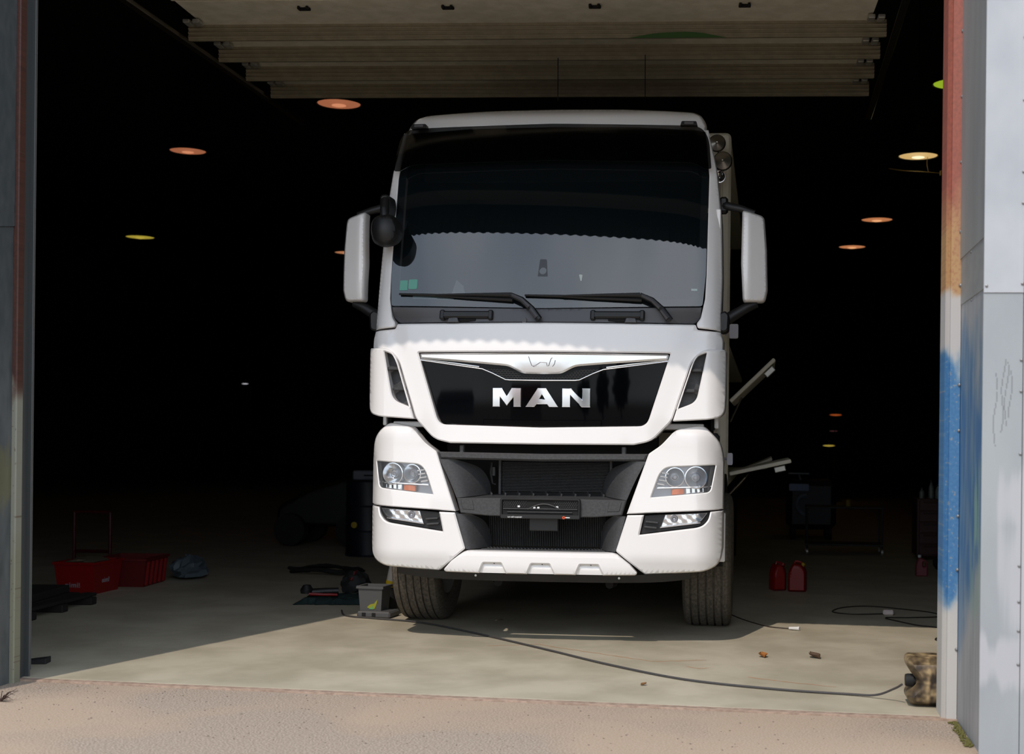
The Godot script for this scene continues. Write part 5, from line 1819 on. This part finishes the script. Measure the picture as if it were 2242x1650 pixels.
	for k in 5:
		var dr := Shape.new()
		dr.box(Vector3(0, 0.13 + 0.13 * k, 0.255), Vector3(0.80, 0.118, 0.02))
		var dn := put("drawer", dr, mat(Color(0.24, 0.02, 0.02), 0.5), c)
		s = Shape.new()
		s.box(Vector3(0, 0.17 + 0.13 * k, 0.275), Vector3(0.7, 0.016, 0.025))
		put("handle", s, mat(Color(0.2, 0.05, 0.05), 0.5), dn)
	for x in [-0.36, 0.36]:
		for z in [-0.2, 0.2]:
			s = Shape.new()
			s.lathe([Vector2(0, -0.015), Vector2(0.025, -0.015), Vector2(0.025, 0.015), Vector2(0, 0.015)], Transform3D(Basis(Vector3.FORWARD, PI / 2), Vector3(x, 0.025, z)), 12)
			s.box(Vector3(x, 0.045, z), Vector3(0.05, 0.03, 0.05))
			put("caster", s, M.rubber_black, c)
	for b in [[3.36, 0.13, 0.03, "squat dark jar, leftmost on the red tool cabinet"], [3.47, 0.22, 0.032, "tall pale bottle on the red tool cabinet"], [3.55, 0.17, 0.036, "stout greenish bottle next to the tall pale one on the cabinet"], [3.64, 0.10, 0.03, "small low jar on the red tool cabinet"]]:
		c = thing("bottle", Vector3(b[0], 0.731, -7.62))
		tag(c, b[3], "bottle", "bottles on the tool cabinet")
		s = Shape.new()
		var r: float = b[2]
		var h: float = b[1]
		s.lathe([Vector2(0, 0), Vector2(r, 0), Vector2(r, h * 0.6), Vector2(r * 0.45, h * 0.78), Vector2(r * 0.4, h * 0.86)], Transform3D.IDENTITY, 18)
		put("bottle_body", s, mat(Color(0.42, 0.45, 0.43), 0.4), c)
		s = Shape.new()
		s.lathe([Vector2(r * 0.45, h * 0.86), Vector2(r * 0.45, h), Vector2(0, h)], Transform3D.IDENTITY, 14)
		put("bottle_cap", s, M.black_plastic, c)
	# trolley
	c = thing("trolley", Vector3(2.48, 0, -8.35))
	tag(c, "low two-shelf metal trolley standing back in the hall", "trolley")
	var steel_dark := mat(Color(0.20, 0.20, 0.21), 0.6, 0.3)
	for h in [0.12, 0.58]:
		s = Shape.new()
		s.box(Vector3(0, h, 0), Vector3(0.96, 0.02, 0.5))
		put("shelf", s, steel_dark, c)
	for x in [-0.46, 0.46]:
		for z in [-0.23, 0.23]:
			s = Shape.new()
			s.tube([Vector3(x, 0.07, z), Vector3(x, 0.6, z)], 0.012, 8)
			put("leg", s, steel_dark, c)
			s = Shape.new()
			s.lathe([Vector2(0, -0.012), Vector2(0.035, -0.012), Vector2(0.035, 0.012), Vector2(0, 0.012)], Transform3D(Basis(Vector3.FORWARD, PI / 2), Vector3(x, 0.035, z)), 14)
			put("caster", s, M.aluminium, c)
	c = thing("yellow_tin", Vector3(2.53, 0.59, -8.3))
	tag(c, "small yellow tin on the trolley", "tin")
	s = Shape.new()
	s.lathe([Vector2(0, 0), Vector2(0.04, 0), Vector2(0.04, 0.08), Vector2(0.03, 0.09), Vector2(0, 0.09)], Transform3D.IDENTITY, 18)
	put("tin_body", s, mat(Color(0.45, 0.36, 0.03), 0.5), c)
	c = thing("cleaner_jug", Vector3(3.12, 0, -5.52))
	tag(c, "pale pink jug with handle in front of the red tool cabinet", "jug")
	s = Shape.new()
	s.plate(rounded([V(-0.05, 0, 0.01), V(0.07, 0, 0.01), V(0.07, 0.13, 0.03), V(0.04, 0.18, 0.02), V(-0.02, 0.2, 0.01), V(-0.05, 0.12, 0.03)]), func(_x, _y): return 0.04, 0.08, 0.012, [rect(0.022, 0.10, 0.048, 0.15, 0.01)], 0.02, true)
	put("jug_body", s, mat(Color(0.50, 0.22, 0.26), 0.5), c)
	s = Shape.new()
	s.lathe([Vector2(0.018, 0), Vector2(0.018, 0.025), Vector2(0, 0.026)], Transform3D(Basis.IDENTITY, Vector3(-0.012, 0.195, 0)), 14)
	put("jug_cap", s, M.print_white, c)
	c = thing("black_sack", Vector3(3.5, 0, -5.75))
	tag(c, "black bag on the floor beside the pale pink jug", "bag")
	s = Shape.new()
	blob(s, Vector3(0, 0.1, 0), Vector3(0.2, 0.16, 0.2), 22, 0.4, 24)
	put("sack_body", s, M.rubber_black, c)
	# blue floor machine deep inside
	c = thing("floor_scrubber", Vector3(2.05, 0, -11.0))
	tag(c, "dark blue floor cleaning machine with a grey hose deep in the hall", "machine")
	s = Shape.new()
	s.box(Vector3(0.1, 0.5, 0), Vector3(0.7, 0.7, 1.0), Basis.IDENTITY, 0.08)
	put("machine_body", s, mat(Color(0.02, 0.03, 0.12), 0.5), c)
	s = Shape.new()
	s.plate(rect(-0.22, 0.70, 0.06, 0.80, 0.02), func(_x, _y): return 0.52, 0.03, 0.004, [], 5.0, true)
	put("front_label", s, mat(Color(0.5, 0.56, 0.7), 0.5), c)
	s = Shape.new()
	s.box(Vector3(-0.08, 0.94, 0.3), Vector3(0.3, 0.02, 0.05))
	s.tube([Vector3(-0.08, 0.94, 0.3), Vector3(-0.05, 0.84, 0.3)], 0.015, 8)
	put("handle_bar", s, mat(Color(0.5, 0.52, 0.58), 0.5), c)
	s = Shape.new()
	curve([Vector3(0.02, 0.64, 0.53), Vector3(-0.08, 0.60, 0.56), Vector3(-0.10, 0.48, 0.56), Vector3(-0.02, 0.38, 0.54), Vector3(0.06, 0.4, 0.52)], 0.03, s, 8, 6)
	put("suction_hose", s, mat(Color(0.4, 0.44, 0.5), 0.6), c)
	for x in [-0.15, 0.35]:
		for z in [-0.35, 0.35]:
			s = Shape.new()
			s.lathe([Vector2(0, -0.04), Vector2(0.11, -0.04), Vector2(0.11, 0.04), Vector2(0, 0.04)], Transform3D(Basis(Vector3.FORWARD, PI / 2), Vector3(x, 0.11, z)), 18)
			s.tube([Vector3(x, 0.11, z), Vector3(x, 0.2, z)], 0.03, 8)
			put("wheel", s, M.rubber_black, c)
	# blue drum with equipment on it, by the truck
	c = thing("blue_drum", Vector3(-3.15, 0, -6.75))
	tag(c, "dark blue drum with a yellow bung standing behind the truck corner", "drum")
	s = Shape.new()
	s.lathe([Vector2(0, 0), Vector2(0.27, 0), Vector2(0.275, 0.02), Vector2(0.265, 0.04), Vector2(0.265, 0.28), Vector2(0.275, 0.30), Vector2(0.265, 0.32), Vector2(0.265, 0.57), Vector2(0.275, 0.59), Vector2(0.265, 0.61), Vector2(0.265, 0.86), Vector2(0.275, 0.88), Vector2(0.25, 0.88), Vector2(0, 0.87)], Transform3D.IDENTITY, 40)
	put("drum_body", s, mat(Color(0.03, 0.05, 0.12), 0.5), c)
	s = Shape.new()
	s.lathe([Vector2(0, 0.02), Vector2(0.035, 0.018), Vector2(0.04, 0)], Transform3D(Basis(Vector3.RIGHT, PI / 2), Vector3(-0.1, 0.37, 0.25)), 18)
	put("bung", s, mat(Color(0.62, 0.52, 0.05), 0.5), c)
	c = thing("parts_case", Vector3(-3.1, 0.885, -6.75))
	tag(c, "pale grey flat case lying on the blue drum", "case")
	s = Shape.new()
	s.box(Vector3(0, 0.06, 0), Vector3(0.42, 0.11, 0.3), Basis.IDENTITY, 0.015)
	put("case_body", s, mat(Color(0.40, 0.42, 0.46), 0.6), c)
	s = Shape.new()
	s.tube([Vector3(-0.06, 0.06, 0.15), Vector3(-0.06, 0.06, 0.18), Vector3(0.06, 0.06, 0.18), Vector3(0.06, 0.06, 0.15)], 0.008, 8)
	put("case_handle", s, M.black_plastic, c)
	c = thing("green_mower", Vector3(-4.1, 0, -8.3))
	tag(c, "dark green garden machine in the dark behind the drum", "machine")
	s = Shape.new()
	s.plate(rounded([V(-0.6, 0.25, 0.05), V(0.6, 0.25, 0.05), V(0.6, 0.85, 0.1), V(0.3, 0.88, 0.1), V(-0.2, 0.72, 0.15), V(-0.6, 0.5, 0.1)]), func(_x, _y): return 0.4, 0.8, 0.05, [], 0.08, true)
	put("bonnet", s, mat(Color(0.03, 0.10, 0.03), 0.5), c, 50.0)
	for x in [-0.4, 0.4]:
		for z in [-0.4, 0.4]:
			s = Shape.new()
			s.lathe([Vector2(0, -0.08), Vector2(0.2, -0.08), Vector2(0.21, 0), Vector2(0.2, 0.08), Vector2(0, 0.08)], Transform3D(Basis(Vector3.RIGHT, PI / 2), Vector3(x, 0.21, z)), 20)
			put("wheel", s, M.rubber_black, c)
	# litter on the floor
	for q in [[Vector3(1.49, 0, 0.18), 0.045, Color(0.58, 0.36, 0.14), "curled orange leaf on the sunlit floor"], [Vector3(1.82, 0, 0.16), 0.055, Color(0.32, 0.24, 0.17), "dry brown leaf on the sunlit floor"], [Vector3(0.82, 0, 1.32), 0.022, Color(0.50, 0.36, 0.22), "small tan leaf near the middle of the threshold"]]:
		var r: float = q[1]
		s = Shape.new()
		for side in 2:
			s.grid(func(u, v): return Vector3((u - 0.5) * 2.0 * r, 0.004 + side * 0.0015 + 0.35 * r * pow(absf(2.0 * v - 1.0), 1.6) + 0.2 * r * u * u, (v - 0.5) * 1.3 * r * sin(PI * clampf(u, 0.03, 0.97))), 10, 8, side == 0)
		var o := put("fallen_leaf", s, mat(q[2], 0.8))
		o.position = q[0]
		o.rotation.y = r * 40.0
		tag(o, q[3], "leaf", "leaves on the floor")
	s = Shape.new()
	for side in 2:
		s.grid(func(u, v): return Vector3((u - 0.5) * 0.055, 0.004 + side * 0.001 + 0.012 * sin(u * 3.0) * v, (v - 0.5) * 0.05), 6, 6, side == 0)
	var sc := put("paper_scrap", s, mat(Color(0.75, 0.7, 0.64), 0.8))
	sc.position = Vector3(-0.50, 0, -1.28)
	tag(sc, "white scrap of paper on the floor under the truck", "paper")
	# dry tuft at the foot of the dark gate side
	c = thing("dry_weed", Vector3(-2.46, -0.012, 2.24))
	tag(c, "dry brown weed at the foot of the dark gate side", "weed")
	for k in 26:
		s = Shape.new()
		var a := rng.randf_range(-2.6, 0.9)
		var ln := rng.randf_range(0.03, 0.085)
		s.tube([Vector3(0, 0, 0), Vector3(cos(a) * ln * 0.5, ln * rng.randf_range(0.3, 0.6), sin(a) * ln * 0.5), Vector3(cos(a) * ln, ln * rng.randf_range(0.2, 0.8), sin(a) * ln)], 0.003, 5, true, 0.0008)
		put("stalk", s, mat(Color(0.22, 0.14, 0.11), 0.9), c)

# ---------------------------------------------------------------- across the yard: what the grille mirrors
func build_across() -> void:
	for q in [[-6.0, 116.0, 3.6, 1.9, "dark leafy tree far across the yard, nearest of the trees"], [-0.5, 124.0, 4.6, 2.0, "rounder leafy tree far across the yard, second of the trees"], [6.0, 134.0, 5.6, 2.6, "broad leafy tree far across the yard, farthest of the trees"]]:
		var t := thing("leafy_tree", Vector3(q[0], -0.02, q[1]))
		tag(t, q[4], "tree", "trees across the yard")
		var s := Shape.new()
		s.tube([Vector3(0, 0, 0), Vector3(0.1, q[2] * 0.5, 0)], 0.22, 8, true, 0.12)
		put("trunk", s, mat(Color(0.2, 0.15, 0.1), 0.9), t)
		s = Shape.new()
		blob(s, Vector3(0, q[2] * 0.62, 0), Vector3(q[3], q[2] * 0.40, q[3]), int(q[1]), 0.7, 30, false)
		put("crown", s, mat(Color(0.10, 0.15, 0.07), 0.9), t)
	for h in [[-25.0, 120.0, 9.0, 2.0, "small house with a red roof far across the yard", Color(0.6, 0.55, 0.5), Color(0.42, 0.17, 0.12)], [-70.0, 170.0, 16.0, 1.9, "long low grey shed far across the yard", Color(0.55, 0.55, 0.55), Color(0.3, 0.3, 0.32)]]:
		var t := thing("far_building", Vector3(h[0], -0.02, h[1]))
		tag(t, h[4], "building", "buildings across the yard")
		var s := Shape.new()
		s.box(Vector3(0, h[3] / 2, 0), Vector3(h[2], h[3], 6.0))
		put("walls", s, mat(h[5], 0.9), t)
		s = Shape.new()
		s.plate(PackedVector2Array([Vector2(-3.4, h[3]), Vector2(3.4, h[3]), Vector2(0, h[3] + 1.4)]), func(_x, _y): return h[2] / 2.0 + 0.3, h[2] + 0.6, 0.02, [], 40.0, true, Transform3D(Basis(Vector3.UP, PI / 2), Vector3.ZERO))
		put("roof", s, mat(h[6], 0.9), t)
